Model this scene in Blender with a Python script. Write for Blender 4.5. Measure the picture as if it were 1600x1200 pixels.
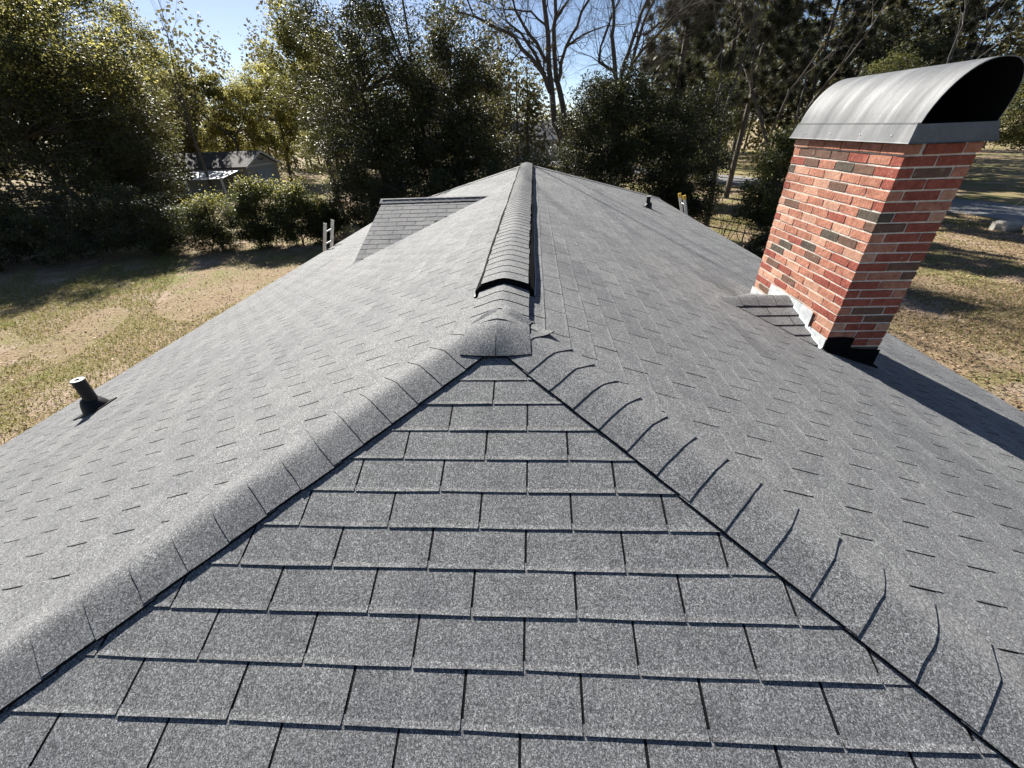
import bpy, bmesh, math, random
import numpy as np
from mathutils import Matrix, Vector

for o in list(bpy.data.objects):
    bpy.data.objects.remove(o)
scene = bpy.context.scene
COL = scene.collection
rnd = random.Random(7)
R8 = np.random.default_rng(11)

# ------------------------------------------------------------------ camera
cam_d = bpy.data.cameras.new('camera')
cam = bpy.data.objects.new('camera', cam_d)
COL.objects.link(cam)
scene.camera = cam
cam_d.sensor_width = 36.0
cam_d.lens = 632.17 / 1600 * 36.0
cam_d.clip_start = 0.05
cam_d.clip_end = 2000
CR = Vector((0.99836452, 0.04565979, -0.03440149))
CU = Vector((0.00440738, 0.53848829, 0.84262147))
CF = Vector((-0.05699872, 0.841395, -0.53740636))
CP = Vector((0.17514, -1.458, 0.91297))
cam.matrix_world = Matrix(((CR.x, CU.x, -CF.x, CP.x), (CR.y, CU.y, -CF.y, CP.y), (CR.z, CU.z, -CF.z, CP.z), (0, 0, 0, 1)))

# ------------------------------------------------------------------ sky, sun, exposure
SUN_EL = math.radians(35.5)
SUN_DIR = Vector((-0.52, 0.854, 0)).normalized() * math.cos(SUN_EL) + Vector((0, 0, math.sin(SUN_EL)))
world = bpy.data.worlds.new('World')
scene.world = world
world.use_nodes = True
wn = world.node_tree
wn.nodes.clear()
sky = wn.nodes.new('ShaderNodeTexSky')
sky.sky_type = 'NISHITA'
sky.sun_disc = False
sky.sun_elevation = SUN_EL
sky.sun_rotation = math.atan2(SUN_DIR.x, SUN_DIR.y)
sky.air_density = 0.55
sky.dust_density = 0.25
bg = wn.nodes.new('ShaderNodeBackground')
bg.inputs['Strength'].default_value = 0.055
wo = wn.nodes.new('ShaderNodeOutputWorld')
wn.links.new(sky.outputs['Color'], bg.inputs['Color'])
wn.links.new(bg.outputs['Background'], wo.inputs['Surface'])
sun_d = bpy.data.lights.new('sun', 'SUN')
sun_d.energy = 5.0
sun_d.angle = math.radians(0.53)
sun_d.color = (1.0, 0.955, 0.88)
sun = bpy.data.objects.new('sun', sun_d)
COL.objects.link(sun)
sun.rotation_euler = SUN_DIR.to_track_quat('Z', 'Y').to_euler()
sun.location = (-20, 30, 40)
scene.view_settings.view_transform = 'Standard'
scene.view_settings.look = 'None'
scene.view_settings.exposure = 1.25
scene.view_settings.gamma = 1.0
scene.view_settings.use_curve_mapping = False
scene.render.engine = 'CYCLES'
scene.render.resolution_x = 1024
scene.render.resolution_y = 768
scene.cycles.max_bounces = 6
scene.cycles.transparent_max_bounces = 8


# ------------------------------------------------------------------ helpers: objects
def tag(o, label=None, cat=None, group=None, kind=None):
    if label: o['label'] = label
    if cat: o['category'] = cat
    if group: o['group'] = group
    if kind: o['kind'] = kind
    return o


def empty(name, loc, label, cat, group=None):
    o = bpy.data.objects.new(name, None)
    COL.objects.link(o)
    o.location = loc
    o.empty_display_size = 0.3
    return tag(o, label, cat, group)


def link(name, me, parent=None, mat=None):
    o = bpy.data.objects.new(name, me)
    COL.objects.link(o)
    if parent is not None:
        o.parent = parent
    if mat is not None:
        o.matrix_basis = mat
    return o


def mesh_np(name, V, F, mats, midx=None, smooth=False):
    """V (n,3) array, F (m,k) array of equal-sized faces or a list of tuples."""
    me = bpy.data.meshes.new(name)
    if isinstance(F, np.ndarray):
        V = np.asarray(V, np.float32)
        F = np.asarray(F, np.int32)
        n, k = F.shape
        me.vertices.add(len(V))
        me.vertices.foreach_set('co', V.ravel())
        me.loops.add(n * k)
        me.loops.foreach_set('vertex_index', F.ravel())
        me.polygons.add(n)
        me.polygons.foreach_set('loop_start', np.arange(0, n * k, k, dtype=np.int32))
        if midx is not None:
            me.polygons.foreach_set('material_index', np.asarray(midx, np.int32))
        me.polygons.foreach_set('use_smooth', np.full(n, bool(smooth)))
        me.update(calc_edges=True)
    else:
        me.from_pydata([tuple(v) for v in V], [], F)
        if midx is not None:
            for p, i in zip(me.polygons, midx):
                p.material_index = i
        me.polygons.foreach_set('use_smooth', np.full(len(me.polygons), bool(smooth)))
        me.update()
    for m in mats:
        me.materials.append(m)
    return me


class MB:
    def __init__(self):
        self.v, self.f, self.m = [], [], []

    def face(self, pts, m=0):
        b = len(self.v)
        self.v += [tuple(p) for p in pts]
        self.f.append(tuple(range(b, b + len(pts))))
        self.m.append(m)

    def box(self, x0, x1, y0, y1, z0, z1, m=0, M=None):
        b = len(self.v)
        P = [Vector((x, y, z)) for x in (x0, x1) for y in (y0, y1) for z in (z0, z1)]
        if M is not None:
            P = [M @ p for p in P]
        self.v += [tuple(p) for p in P]
        for q in ((0, 1, 3, 2), (4, 6, 7, 5), (0, 4, 5, 1), (2, 3, 7, 6), (0, 2, 6, 4), (1, 5, 7, 3)):
            self.f.append(tuple(b + i for i in q))
            self.m.append(m)

    def prism(self, poly_a, poly_b, m=0):
        n = len(poly_a)
        b = len(self.v)
        self.v += [tuple(p) for p in poly_a] + [tuple(p) for p in poly_b]
        self.f.append(tuple(b + i for i in reversed(range(n)))); self.m.append(m)
        self.f.append(tuple(b + n + i for i in range(n))); self.m.append(m)
        for i in range(n):
            j = (i + 1) % n
            self.f.append((b + i, b + j, b + n + j, b + n + i)); self.m.append(m)

    def lathe(self, prof, seg=16, M=None, m=0):
        b = len(self.v)
        for r, z in prof:
            for k in range(seg):
                a = 2 * math.pi * k / seg
                p = Vector((r * math.cos(a), r * math.sin(a), z))
                if M is not None:
                    p = M @ p
                self.v.append(tuple(p))
        for i in range(len(prof) - 1):
            for k in range(seg):
                l = (k + 1) % seg
                self.f.append((b + i * seg + k, b + i * seg + l, b + (i + 1) * seg + l, b + (i + 1) * seg + k)); self.m.append(m)

    def build(self, name, mats, parent=None, smooth=False, merge=False):
        if not isinstance(mats, (list, tuple)):
            mats = [mats]
        me = mesh_np(name, self.v, self.f, mats, self.m, smooth)
        if merge:
            bm = bmesh.new()
            bm.from_mesh(me)
            bmesh.ops.remove_doubles(bm, verts=bm.verts, dist=1e-5)
            bm.to_mesh(me)
            bm.free()
        return link(name, me, parent)


# ------------------------------------------------------------------ helpers: materials
def new_mat(name):
    m = bpy.data.materials.new(name)
    m.use_nodes = True
    nt = m.node_tree
    b = nt.nodes['Principled BSDF']
    return m, nt, b


def N(nt, kind, **kw):
    n = nt.nodes.new(kind)
    for k, v in kw.items():
        if k in n.inputs:
            n.inputs[k].default_value = v
        else:
            setattr(n, k, v)
    return n


def ramp(nt, src, stops, interp='LINEAR'):
    r = nt.nodes.new('ShaderNodeValToRGB')
    r.color_ramp.interpolation = interp
    el = r.color_ramp.elements
    while len(el) < len(stops):
        el.new(0.5)
    for e, (p, c) in zip(el, stops):
        e.position = p
        e.color = (*c, 1) if len(c) == 3 else c
    nt.links.new(src, r.inputs['Fac'])
    return r.outputs['Color']


def mix(nt, a, b, fac, mode='MIX'):
    n = nt.nodes.new('ShaderNodeMix')
    n.data_type = 'RGBA'
    n.blend_type = mode
    for sock, v in ((n.inputs['Factor'], fac), (n.inputs['A'], a), (n.inputs['B'], b)):
        if hasattr(v, 'is_linked') or isinstance(v, bpy.types.NodeSocket):
            nt.links.new(v, sock)
        else:
            sock.default_value = v if not isinstance(v, tuple) else ((*v, 1) if len(v) == 3 else v)
    return n.outputs['Result']


def pos(nt):
    return nt.nodes.new('ShaderNodeNewGeometry').outputs['Position']


def noise(nt, vec, scale, detail=2, rough=0.5):
    n = N(nt, 'ShaderNodeTexNoise', Scale=scale, Detail=detail, Roughness=rough)
    nt.links.new(vec, n.inputs['Vector'])
    return n.outputs['Fac']


def voro(nt, vec, scale, out='Color', feature='F1'):
    n = N(nt, 'ShaderNodeTexVoronoi', Scale=scale)
    n.feature = feature
    nt.links.new(vec, n.inputs['Vector'])
    return n.outputs[out]


def sep(nt, col, ch=0):
    s = nt.nodes.new('ShaderNodeSeparateColor')
    nt.links.new(col, s.inputs['Color'])
    return s.outputs[ch]


def bump(nt, b, h, strength, dist):
    n = N(nt, 'ShaderNodeBump', Strength=strength, Distance=dist)
    nt.links.new(h, n.inputs['Height'])
    nt.links.new(n.outputs['Normal'], b.inputs['Normal'])


def plain(name, col, rough=0.7, metal=0.0, var=0.12, scale=8.0, spec=0.5, bmp=0.0):
    m, nt, b = new_mat(name)
    p = pos(nt)
    f = noise(nt, p, scale, 5, 0.6)
    c = ramp(nt, f, [(0.25, tuple(x * (1 - var) for x in col)), (0.75, tuple(min(1, x * (1 + var)) for x in col))])
    nt.links.new(c, b.inputs['Base Color'])
    b.inputs['Roughness'].default_value = rough
    b.inputs['Metallic'].default_value = metal
    b.inputs['Specular IOR Level'].default_value = spec
    if bmp:
        bump(nt, b, noise(nt, p, scale * 6, 4), bmp, 0.01)
    return m


M = {}


def granule_material(name, mean):
    m, nt, b = new_mat(name)
    p = pos(nt)
    v1 = sep(nt, voro(nt, p, 520.0))
    v2 = sep(nt, voro(nt, p, 260.0), 1)
    g1 = ramp(nt, v1, [(0.0, (0.26, 0.26, 0.265)), (0.30, (0.64, 0.64, 0.65)), (0.62, (1.0, 1.0, 1.0)), (0.86, (1.38, 1.38, 1.38)), (1.0, (2.0, 2.0, 2.0))])
    g2 = ramp(nt, v2, [(0.0, (0.55, 0.55, 0.56)), (0.5, (0.95, 0.95, 0.96)), (1.0, (1.6, 1.6, 1.6))])
    c = mix(nt, g1, g2, 1.0, 'MULTIPLY')
    blotch = ramp(nt, noise(nt, p, 9.0, 4, 0.62), [(0.3, (0.84, 0.84, 0.85)), (0.7, (1.14, 1.14, 1.13))])
    c = mix(nt, c, blotch, 1.0, 'MULTIPLY')
    wide = ramp(nt, noise(nt, p, 1.1, 3, 0.6), [(0.3, (0.93, 0.93, 0.95)), (0.7, (1.07, 1.07, 1.05))])
    c = mix(nt, c, wide, 1.0, 'MULTIPLY')
    oi = nt.nodes.new('ShaderNodeNewGeometry').outputs['Random Per Island']
    tone = ramp(nt, oi, [(0.0, (0.86, 0.86, 0.87)), (1.0, (1.10, 1.10, 1.09))])
    c = mix(nt, c, tone, 1.0, 'MULTIPLY')
    c = mix(nt, c, (mean * 0.985, mean * 1.0, mean * 1.0), 1.0, 'MULTIPLY')
    nt.links.new(c, b.inputs['Base Color'])
    b.inputs['Roughness'].default_value = 0.85
    b.inputs['Specular IOR Level'].default_value = 0.35
    bump(nt, b, v1, 0.35, 0.0012)
    return m


M['granule'] = granule_material('shingle_granules', 0.175)
M['asphalt_edge'] = plain('asphalt_edge', (0.010, 0.010, 0.011), 0.9, spec=0.1)
M['black_plastic'] = plain('black_plastic', (0.006, 0.006, 0.007), 0.95, spec=0.05)
M['flange'] = plain('vent_flange', (0.35, 0.35, 0.36), 0.6)
M['rubber'] = plain('boot_rubber', (0.012, 0.012, 0.013), 0.55, spec=0.3)
M['pipe_rim'] = plain('pipe_rim', (0.72, 0.74, 0.74), 0.5)
M['fascia'] = plain('fascia_paint', (0.7, 0.69, 0.66), 0.6)
M['mortar'] = plain('mortar', (0.58, 0.53, 0.46), 0.95, var=0.3, scale=20, bmp=0.6)
M['soot'] = plain('soot', (0.01, 0.01, 0.01), 0.95, spec=0.05)
M['aluminium'] = plain('aluminium', (0.62, 0.62, 0.62), 0.42, 0.6)
M['rail_cap'] = plain('ladder_rail_cap', (0.72, 0.45, 0.06), 0.55)
M['ladder_rail'] = plain('ladder_rail', (0.72, 0.69, 0.62), 0.55, 0.2)
M['bark'] = plain('bark_dark', (0.085, 0.070, 0.056), 0.9, var=0.35, scale=6, bmp=0.8)
M['bark_grey'] = plain('bark_grey', (0.105, 0.092, 0.078), 0.9, var=0.35, scale=6, bmp=0.8)
M['boulder'] = plain('boulder_stone', (0.34, 0.32, 0.28), 0.9, var=0.3, scale=3, bmp=0.8)
M['shed_roof'] = plain('shed_roof', (0.045, 0.043, 0.042), 0.85, var=0.4, scale=1.2)
M['shed_wall'] = plain('shed_wall', (0.33, 0.31, 0.255), 0.8)
M['shed_trim'] = plain('shed_trim', (0.62, 0.60, 0.55), 0.7)
M['shed_door'] = plain('shed_door', (0.33, 0.34, 0.32), 0.8)
M['white_sheet'] = plain('white_sheet_roof', (0.62, 0.64, 0.66), 0.35, var=0.2)
M['pale_wall'] = plain('pale_siding', (0.66, 0.66, 0.64), 0.8)
M['grey_roof'] = plain('grey_roof', (0.22, 0.22, 0.23), 0.8, var=0.25)
M['glass'] = plain('window_glass', (0.03, 0.035, 0.04), 0.1)
M['dark_inside'] = plain('dark_inside', (0.012, 0.012, 0.012), 0.9)


def flashing_material():
    m, nt, b = new_mat('galvanised_flashing')
    p = pos(nt)
    f = noise(nt, p, 14, 5, 0.65)
    c = ramp(nt, f, [(0.3, (0.42, 0.45, 0.47)), (0.55, (0.62, 0.65, 0.66)), (0.75, (0.72, 0.73, 0.73))])
    nt.links.new(c, b.inputs['Base Color'])
    b.inputs['Roughness'].default_value = 0.55
    b.inputs['Metallic'].default_value = 0.25
    bump(nt, b, noise(nt, p, 9, 2), 0.25, 0.01)
    return m


def cowl_material():
    m, nt, b = new_mat('weathered_cowl_steel')
    p = pos(nt)
    mp = N(nt, 'ShaderNodeMapping')
    mp.inputs['Scale'].default_value = (0.8, 3.2, 0.5)
    nt.links.new(p, mp.inputs['Vector'])
    streak = noise(nt, mp.outputs['Vector'], 3.0, 6, 0.62)
    fine = noise(nt, p, 60, 4, 0.6)
    c1 = ramp(nt, streak, [(0.30, (0.085, 0.09, 0.095)), (0.52, (0.125, 0.13, 0.135)), (0.75, (0.21, 0.215, 0.22))])
    c2 = ramp(nt, fine, [(0.3, (0.88, 0.88, 0.88)), (0.7, (1.1, 1.1, 1.1))])
    c = mix(nt, c1, c2, 1.0, 'MULTIPLY')
    nt.links.new(c, b.inputs['Base Color'])
    b.inputs['Metallic'].default_value = 0.0
    r = ramp(nt, streak, [(0.3, (0.75, 0.75, 0.75)), (0.75, (0.58, 0.58, 0.58))])
    nt.links.new(r, b.inputs['Roughness'])
    bump(nt, b, noise(nt, p, 3, 1), 0.06, 0.02)
    return m


def brick_material(name, lo, hi):
    m, nt, b = new_mat(name)
    p = pos(nt)
    f = noise(nt, p, 26, 6, 0.7)
    g = noise(nt, p, 5, 2)
    c1 = ramp(nt, f, [(0.28, lo), (0.72, hi)])
    c2 = ramp(nt, g, [(0.3, (0.85, 0.85, 0.85)), (0.7, (1.12, 1.12, 1.12))])
    c = mix(nt, c1, c2, 1.0, 'MULTIPLY')
    # pale mortar smears along some of the faces
    sm = ramp(nt, noise(nt, p, 17, 5, 0.72), [(0.60, (0, 0, 0)), (0.72, (0.55, 0.55, 0.55))])
    c = mix(nt, c, (0.50, 0.40, 0.32), sep(nt, sm))
    nt.links.new(c, b.inputs['Base Color'])
    b.inputs['Roughness'].default_value = 0.9
    b.inputs['Specular IOR Level'].default_value = 0.25
    mp = N(nt, 'ShaderNodeMapping')
    mp.inputs['Scale'].default_value = (1, 1, 0.45)
    nt.links.new(p, mp.inputs['Vector'])
    h = noise(nt, mp.outputs['Vector'], 75, 4, 0.7)
    bump(nt, b, h, 1.0, 0.012)
    return m


M['flash'] = flashing_material()
M['cowl'] = cowl_material()
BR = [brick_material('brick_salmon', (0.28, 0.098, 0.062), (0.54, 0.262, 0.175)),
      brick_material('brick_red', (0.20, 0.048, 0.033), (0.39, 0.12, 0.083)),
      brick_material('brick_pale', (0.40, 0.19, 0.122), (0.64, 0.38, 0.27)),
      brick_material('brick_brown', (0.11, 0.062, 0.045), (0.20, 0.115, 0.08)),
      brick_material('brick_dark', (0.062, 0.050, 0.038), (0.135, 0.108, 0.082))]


def leaf_material(name, dark, light, trans, gloss=0.4, spec=0.5, tmix=0.35):
    m, nt, b = new_mat(name)
    oi = nt.nodes.new('ShaderNodeNewGeometry').outputs['Random Per Island']
    c = ramp(nt, oi, [(0.0, dark), (0.75, light), (1.0, tuple(min(1, x * 1.35) for x in light))])
    nt.links.new(c, b.inputs['Base Color'])
    b.inputs['Roughness'].default_value = gloss
    b.inputs['Specular IOR Level'].default_value = spec
    t = N(nt, 'ShaderNodeBsdfTranslucent')
    tc = mix(nt, c, trans, 0.75)
    nt.links.new(tc, t.inputs['Color'])
    mx = N(nt, 'ShaderNodeMixShader')
    mx.inputs['Fac'].default_value = tmix
    nt.links.new(b.outputs['BSDF'], mx.inputs[1])
    nt.links.new(t.outputs['BSDF'], mx.inputs[2])
    nt.links.new(mx.outputs['Shader'], nt.nodes['Material Output'].inputs['Surface'])
    return m


M['leaf_dark'] = leaf_material('leaf_evergreen', (0.022, 0.028, 0.012), (0.055, 0.062, 0.026), (0.11, 0.11, 0.03), 0.48, 0.28, 0.22)
M['leaf_olive'] = leaf_material('leaf_olive', (0.038, 0.048, 0.016), (0.105, 0.112, 0.040), (0.23, 0.225, 0.06), 0.5, 0.3, 0.38)
M['leaf_lime'] = leaf_material('leaf_spring_or_sunlit', (0.11, 0.12, 0.03), (0.26, 0.25, 0.085), (0.57, 0.52, 0.15), 0.5, 0.3, 0.6)  # spring foliage, also the sunlit tone given to other crowns' tops
M['leaf_shrub'] = leaf_material('leaf_shrub', (0.022, 0.03, 0.010), (0.065, 0.078, 0.026), (0.20, 0.22, 0.05), 0.45, 0.3, 0.28)
M['leaf_wood'] = leaf_material('leaf_far_wood', (0.045, 0.048, 0.026), (0.125, 0.12, 0.06), (0.22, 0.19, 0.07), 0.6, 0.2, 0.35)
M['needle'] = leaf_material('pine_needle', (0.030, 0.034, 0.022), (0.075, 0.078, 0.045), (0.10, 0.10, 0.04), 0.5, 0.4, 0.2)
M['litter'] = leaf_material('fallen_leaf', (0.10, 0.06, 0.03), (0.38, 0.27, 0.165), (0.30, 0.18, 0.08), 0.6, 0.3, 0.15)
M['grass'] = leaf_material('grass_blade', (0.085, 0.10, 0.022), (0.24, 0.245, 0.075), (0.30, 0.28, 0.08), 0.5, 0.3, 0.35)
M['red_leaf'] = leaf_material('red_leaf', (0.20, 0.03, 0.02), (0.42, 0.09, 0.05), (0.45, 0.10, 0.05), 0.5, 0.3, 0.35)


def ground_material():
    m, nt, b = new_mat('lawn_ground')
    p = pos(nt)
    big = noise(nt, p, 0.16, 4, 0.6)
    mid = noise(nt, p, 0.9, 5, 0.65)
    fine = noise(nt, p, 14, 5, 0.7)
    blade = noise(nt, p, 45, 3, 0.7)
    tone = N(nt, 'ShaderNodeMath', operation='ADD')
    nt.links.new(fine, tone.inputs[0]); nt.links.new(blade, tone.inputs[1])
    half = N(nt, 'ShaderNodeMath', operation='MULTIPLY')
    half.inputs[1].default_value = 0.5
    nt.links.new(tone.outputs[0], half.inputs[0])
    t = half.outputs[0]
    grass = ramp(nt, t, [(0.34, (0.055, 0.065, 0.018)), (0.5, (0.20, 0.20, 0.065)), (0.66, (0.42, 0.39, 0.17))])
    dry = ramp(nt, t, [(0.34, (0.10, 0.065, 0.038)), (0.5, (0.29, 0.21, 0.125)), (0.66, (0.56, 0.45, 0.31))])
    soil = ramp(nt, t, [(0.34, (0.22, 0.15, 0.10)), (0.66, (0.58, 0.46, 0.35))])
    f1 = ramp(nt, big, [(0.40, (0, 0, 0)), (0.56, (1, 1, 1))])
    f2 = ramp(nt, mid, [(0.44, (0, 0, 0)), (0.60, (1, 1, 1))])
    c = mix(nt, grass, dry, sep(nt, f2))
    c = mix(nt, dry, c, sep(nt, f1))
    bare = ramp(nt, noise(nt, p, 0.42, 4, 0.6), [(0.56, (0, 0, 0)), (0.66, (1, 1, 1))])
    c = mix(nt, c, soil, sep(nt, bare))
    nt.links.new(c, b.inputs['Base Color'])
    b.inputs['Roughness'].default_value = 0.95
    b.inputs['Specular IOR Level'].default_value = 0.15
    bump(nt, b, fine, 1.0, 0.06)
    return m


def road_material():
    m, nt, b = new_mat('road_asphalt')
    p = pos(nt)
    f = noise(nt, p, 40, 4, 0.7)
    g = noise(nt, p, 0.5, 4)
    c = ramp(nt, f, [(0.3, (0.16, 0.16, 0.165)), (0.7, (0.27, 0.27, 0.27))])
    c = mix(nt, c, ramp(nt, g, [(0.3, (0.8, 0.8, 0.8)), (0.7, (1.15, 1.15, 1.15))]), 1.0, 'MULTIPLY')
    nt.links.new(c, b.inputs['Base Color'])
    b.inputs['Roughness'].default_value = 0.85
    return m


M['ground'] = ground_material()
M['road'] = road_material()

# ------------------------------------------------------------------ ground, road
GZ = -4.2
mb = MB()
mb.face([(-500, -300, GZ), (500, -300, GZ), (500, 700, GZ), (-500, 700, GZ)])
tag(mb.build('ground', M['ground']), kind='structure')

road_c = [(40.0, 0.0), (33.0, 13.0), (27.5, 24.0), (21.5, 38.0), (13.0, 56.0), (2.0, 75.0), (-18.0, 100.0)]
mb = MB()
rl, rr, ll, lr = [], [], [], []
for i, (x, y) in enumerate(road_c):
    a = Vector(road_c[max(0, i - 1)]); c = Vector(road_c[min(len(road_c) - 1, i + 1)])
    t = (c - a).normalized(); n = Vector((t.y, -t.x))
    rl.append((x - n.x * 2.7, y - n.y * 2.7, GZ + 0.02)); rr.append((x + n.x * 2.7, y + n.y * 2.7, GZ + 0.02))
for i in range(len(road_c) - 1):
    mb.face([rl[i], rr[i], rr[i + 1], rl[i + 1]])
tag(mb.build('road', M['road']), kind='structure')

# ------------------------------------------------------------------ the house: frames of the four roof planes
A = math.atan(1 / 3.0)
CA, SA = math.cos(A), math.sin(A)
ZR, Y0, Y1 = 0.126, 0.378, 9.5           # ridge height, near and far ridge ends
XL, XR = -5.0, 4.45                       # eaves
E_, W_ = 0.12625, 0.305                   # course exposure, tab width

house = empty('house', (0, 4.5, GZ), 'low hip-roofed house with grey three-tab shingles, brick chimney and ridge vent, seen from its roof', 'house')
HM = Matrix.Translation(Vector((0, -4.5, -GZ)))     # parts are written in world coordinates


def part(o, kind=None, label=None):
    o.parent = house
    o.matrix_basis = HM.copy()
    return tag(o, label=label, kind=kind)


def frame(org, t, s, n):
    return Matrix(((t[0], s[0], n[0], org[0]), (t[1], s[1], n[1], org[1]), (t[2], s[2], n[2], org[2]), (0, 0, 0, 1)))


P_RIGHT = frame((0, 0, ZR), (0, -1, 0), (CA, 0, -SA), (SA, 0, CA))
P_LEFT = frame((0, 0, ZR), (0, 1, 0), (-CA, 0, -SA), (-SA, 0, CA))
P_NEAR = frame((0, Y0, ZR), (-1, 0, 0), (0, -CA, -SA), (0, -SA, CA))
P_FAR = frame((0, Y1, ZR), (1, 0, 0), (0, CA, -SA), (0, SA, CA))
SR, SL = XR / CA, -XL / CA
DN = 4.8                                   # plan depth of the hip ends

# roof deck (closed shell under the shingles)
yn, yf, zn = Y0 - DN, Y1 + DN, ZR - DN / 3
mb = MB()
zl, zr_ = ZR + XL / 3, ZR - XR / 3
dl, dr = -XL, XR
a_, b_ = (0, Y0, ZR), (0, Y1, ZR)
nl, nr = (XL, Y0 - dl, zl), (XR, Y0 - dr, zr_)
fl, fr = (XL, Y1 + dl, zl), (XR, Y1 + dr, zr_)
mb.face([a_, b_, fl, nl]); mb.face([b_, a_, nr, fr])
mb.face([a_, nl, nr]); mb.face([b_, fr, fl])
mb.face([nl, fl, fr, nr])
roof = part(mb.build('roof', M['asphalt_edge']))

mb = MB()
mb.box(XL + 0.45, XR - 0.4, Y0 - 4.1, Y1 + 4.1, GZ, -1.62)
part(mb.build('wall', BR[1]))
mb = MB()
for (p, q) in ((nl, fl), (nr, fr), (nl, nr), (fl, fr)):
    p, q = Vector(p), Vector(q)
    ctr = Vector((-0.2, 4.5, 0)); out = ((p + q) / 2 - ctr); out.z = 0
    d = (q - p).normalized(); nrm = Vector((d.y, -d.x, 0))
    if nrm.dot(out) < 0: nrm = -nrm
    o0, o1 = -nrm * 0.03, nrm * 0.012
    dz0, dz1 = Vector((0, 0, -0.012)), Vector((0, 0, -0.17))
    mb.prism([p + o0 + dz0, p + o1 + dz0, p + o1 + dz1, p + o0 + dz1], [q + o0 + dz0, q + o1 + dz0, q + o1 + dz1, q + o0 + dz1])
part(mb.build('fascia', M['fascia']))

# ------------------------------------------------------------------ shingle tabs
def tab_np(t0, t1, seed, lo=None, hi=None, e=E_, gap=0.0035):
    """One tab in plane coordinates (x = along course, y = down slope, z = normal); lo/hi clip t as functions of y."""
    r = np.random.default_rng(seed)
    rows = [(-0.022, 0.0006), (0.055, 0.0018), (0.1125, 0.0022), (e, 0.0040)]
    lift = r.uniform(-0.0004, 0.0010)
    ta, tb = t0 + gap + r.uniform(-.0006, .0006), t1 - gap + r.uniform(-.0006, .0006)
    cols = [0, 0.5, 1]
    V = []
    edge = r.uniform(-0.0013, 0.0013, 3) + r.uniform(-.001, .001)
    for j, (s, h) in enumerate(rows):
        a, b = ta, tb
        if lo is not None:
            a = max(a, lo(s)); b = min(b, hi(s))
            if b < a:
                a = b = (lo(s) if ta < lo(s) else hi(s))
        for i, c in enumerate(cols):
            ss = s + (edge[i] if j == 3 else 0)
            V.append((a + (b - a) * c, ss, h + lift * (j / 3) + (r.uniform(-.0004, .0007) if j == 3 else 0)))
    n = len(V)
    V += [(x, y, 0.0008) for (x, y, z) in V[9:12]]          # foot of the butt edge
    V += [(V[k][0], V[k][1], 0.0004) for k in (0, 3, 6)] + [(V[k][0], V[k][1], 0.0004) for k in (2, 5, 8)]
    F, m = [], []
    for j in range(3):
        for i in range(2):
            a = j * 3 + i
            F.append((a, a + 3, a + 4, a + 1)); m.append(0)
    for i in range(2):
        F.append((9 + i, 12 + i, 13 + i, 10 + i)); m.append(1)
    L = [0, 3, 6, 9]; LB = [15, 16, 17, 12]
    Rr = [2, 5, 8, 11]; RB = [18, 19, 20, 14]
    for k in range(3):
        F.append((L[k], LB[k], LB[k + 1], L[k + 1])); m.append(1)
        F.append((Rr[k], Rr[k + 1], RB[k + 1], RB[k])); m.append(1)
    # normals: x = t, y = s, z = n is right-handed, so (a, a+1, a+4, a+3) faces up
    F = [f[::-1] for f in F]
    return np.array(V), np.array(F), np.array(m)


TAB_VARIANTS = []
for k in range(6):
    v, f, m = tab_np(0.0, W_, 100 + k)
    TAB_VARIANTS.append((v, f, m, mesh_np('shingle', v, f, [M['granule'], M['asphalt_edge']], m)))

ALL_TABS = []          # (image size, parent key, plane matrix, t0, s0, clip data)


def in_view(P):
    d = P - CP
    z = d.dot(CF)
    if z < 0.2:
        return None
    return d.dot(CR) / z * 632.17 + 800, 600 - d.dot(CU) / z * 632.17, z


def lay(plane, key, rows, phase, lo, hi, tmin, tmax):
    """rows: list of (k, s_bottom); phase(k): joint offset along t; lo/hi: t limits as functions of s."""
    nrm = Vector((plane[0][2], plane[1][2], plane[2][2]))
    for k, sb in rows:
        st = sb - E_
        off = phase(k) + rnd.uniform(-0.003, 0.003)
        i0 = math.floor((tmin - off) / W_) - 1
        t = off + i0 * W_
        while t < tmax:
            a, b = t, t + W_
            t = b
            l2, h2 = lo(sb), hi(sb)
            if b <= l2 + 0.004 or a >= h2 - 0.004:
                continue
            cut = a < lo(st - .03) or b > hi(st - .03) or a < l2 or b > h2
            ctr = plane @ Vector(((a + b) / 2, sb - E_ / 2, 0))
            q = in_view(ctr)
            size = 0
            if q and -60 < q[0] < 1660 and -20 < q[1] < 1290:
                vd = (CP - ctr).normalized()
                size = abs(vd.dot(nrm)) / q[2] ** 2
            ALL_TABS.append((size, key, plane, a, st, (lo, hi) if cut else None))


# near hip end: joints measured row by row from the ridge
near_phase = {2: 0.0003, 3: -0.1609, 4: -0.316, 5: -0.4677, 6: -0.621, 7: -0.4695, 8: -0.3184, 9: -0.7758, 10: -0.931, 11: -1.0866}


def ph_near(k):
    x = near_phase.get(k, 0.0 if k % 2 == 0 else 0.1425)
    return -x


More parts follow.
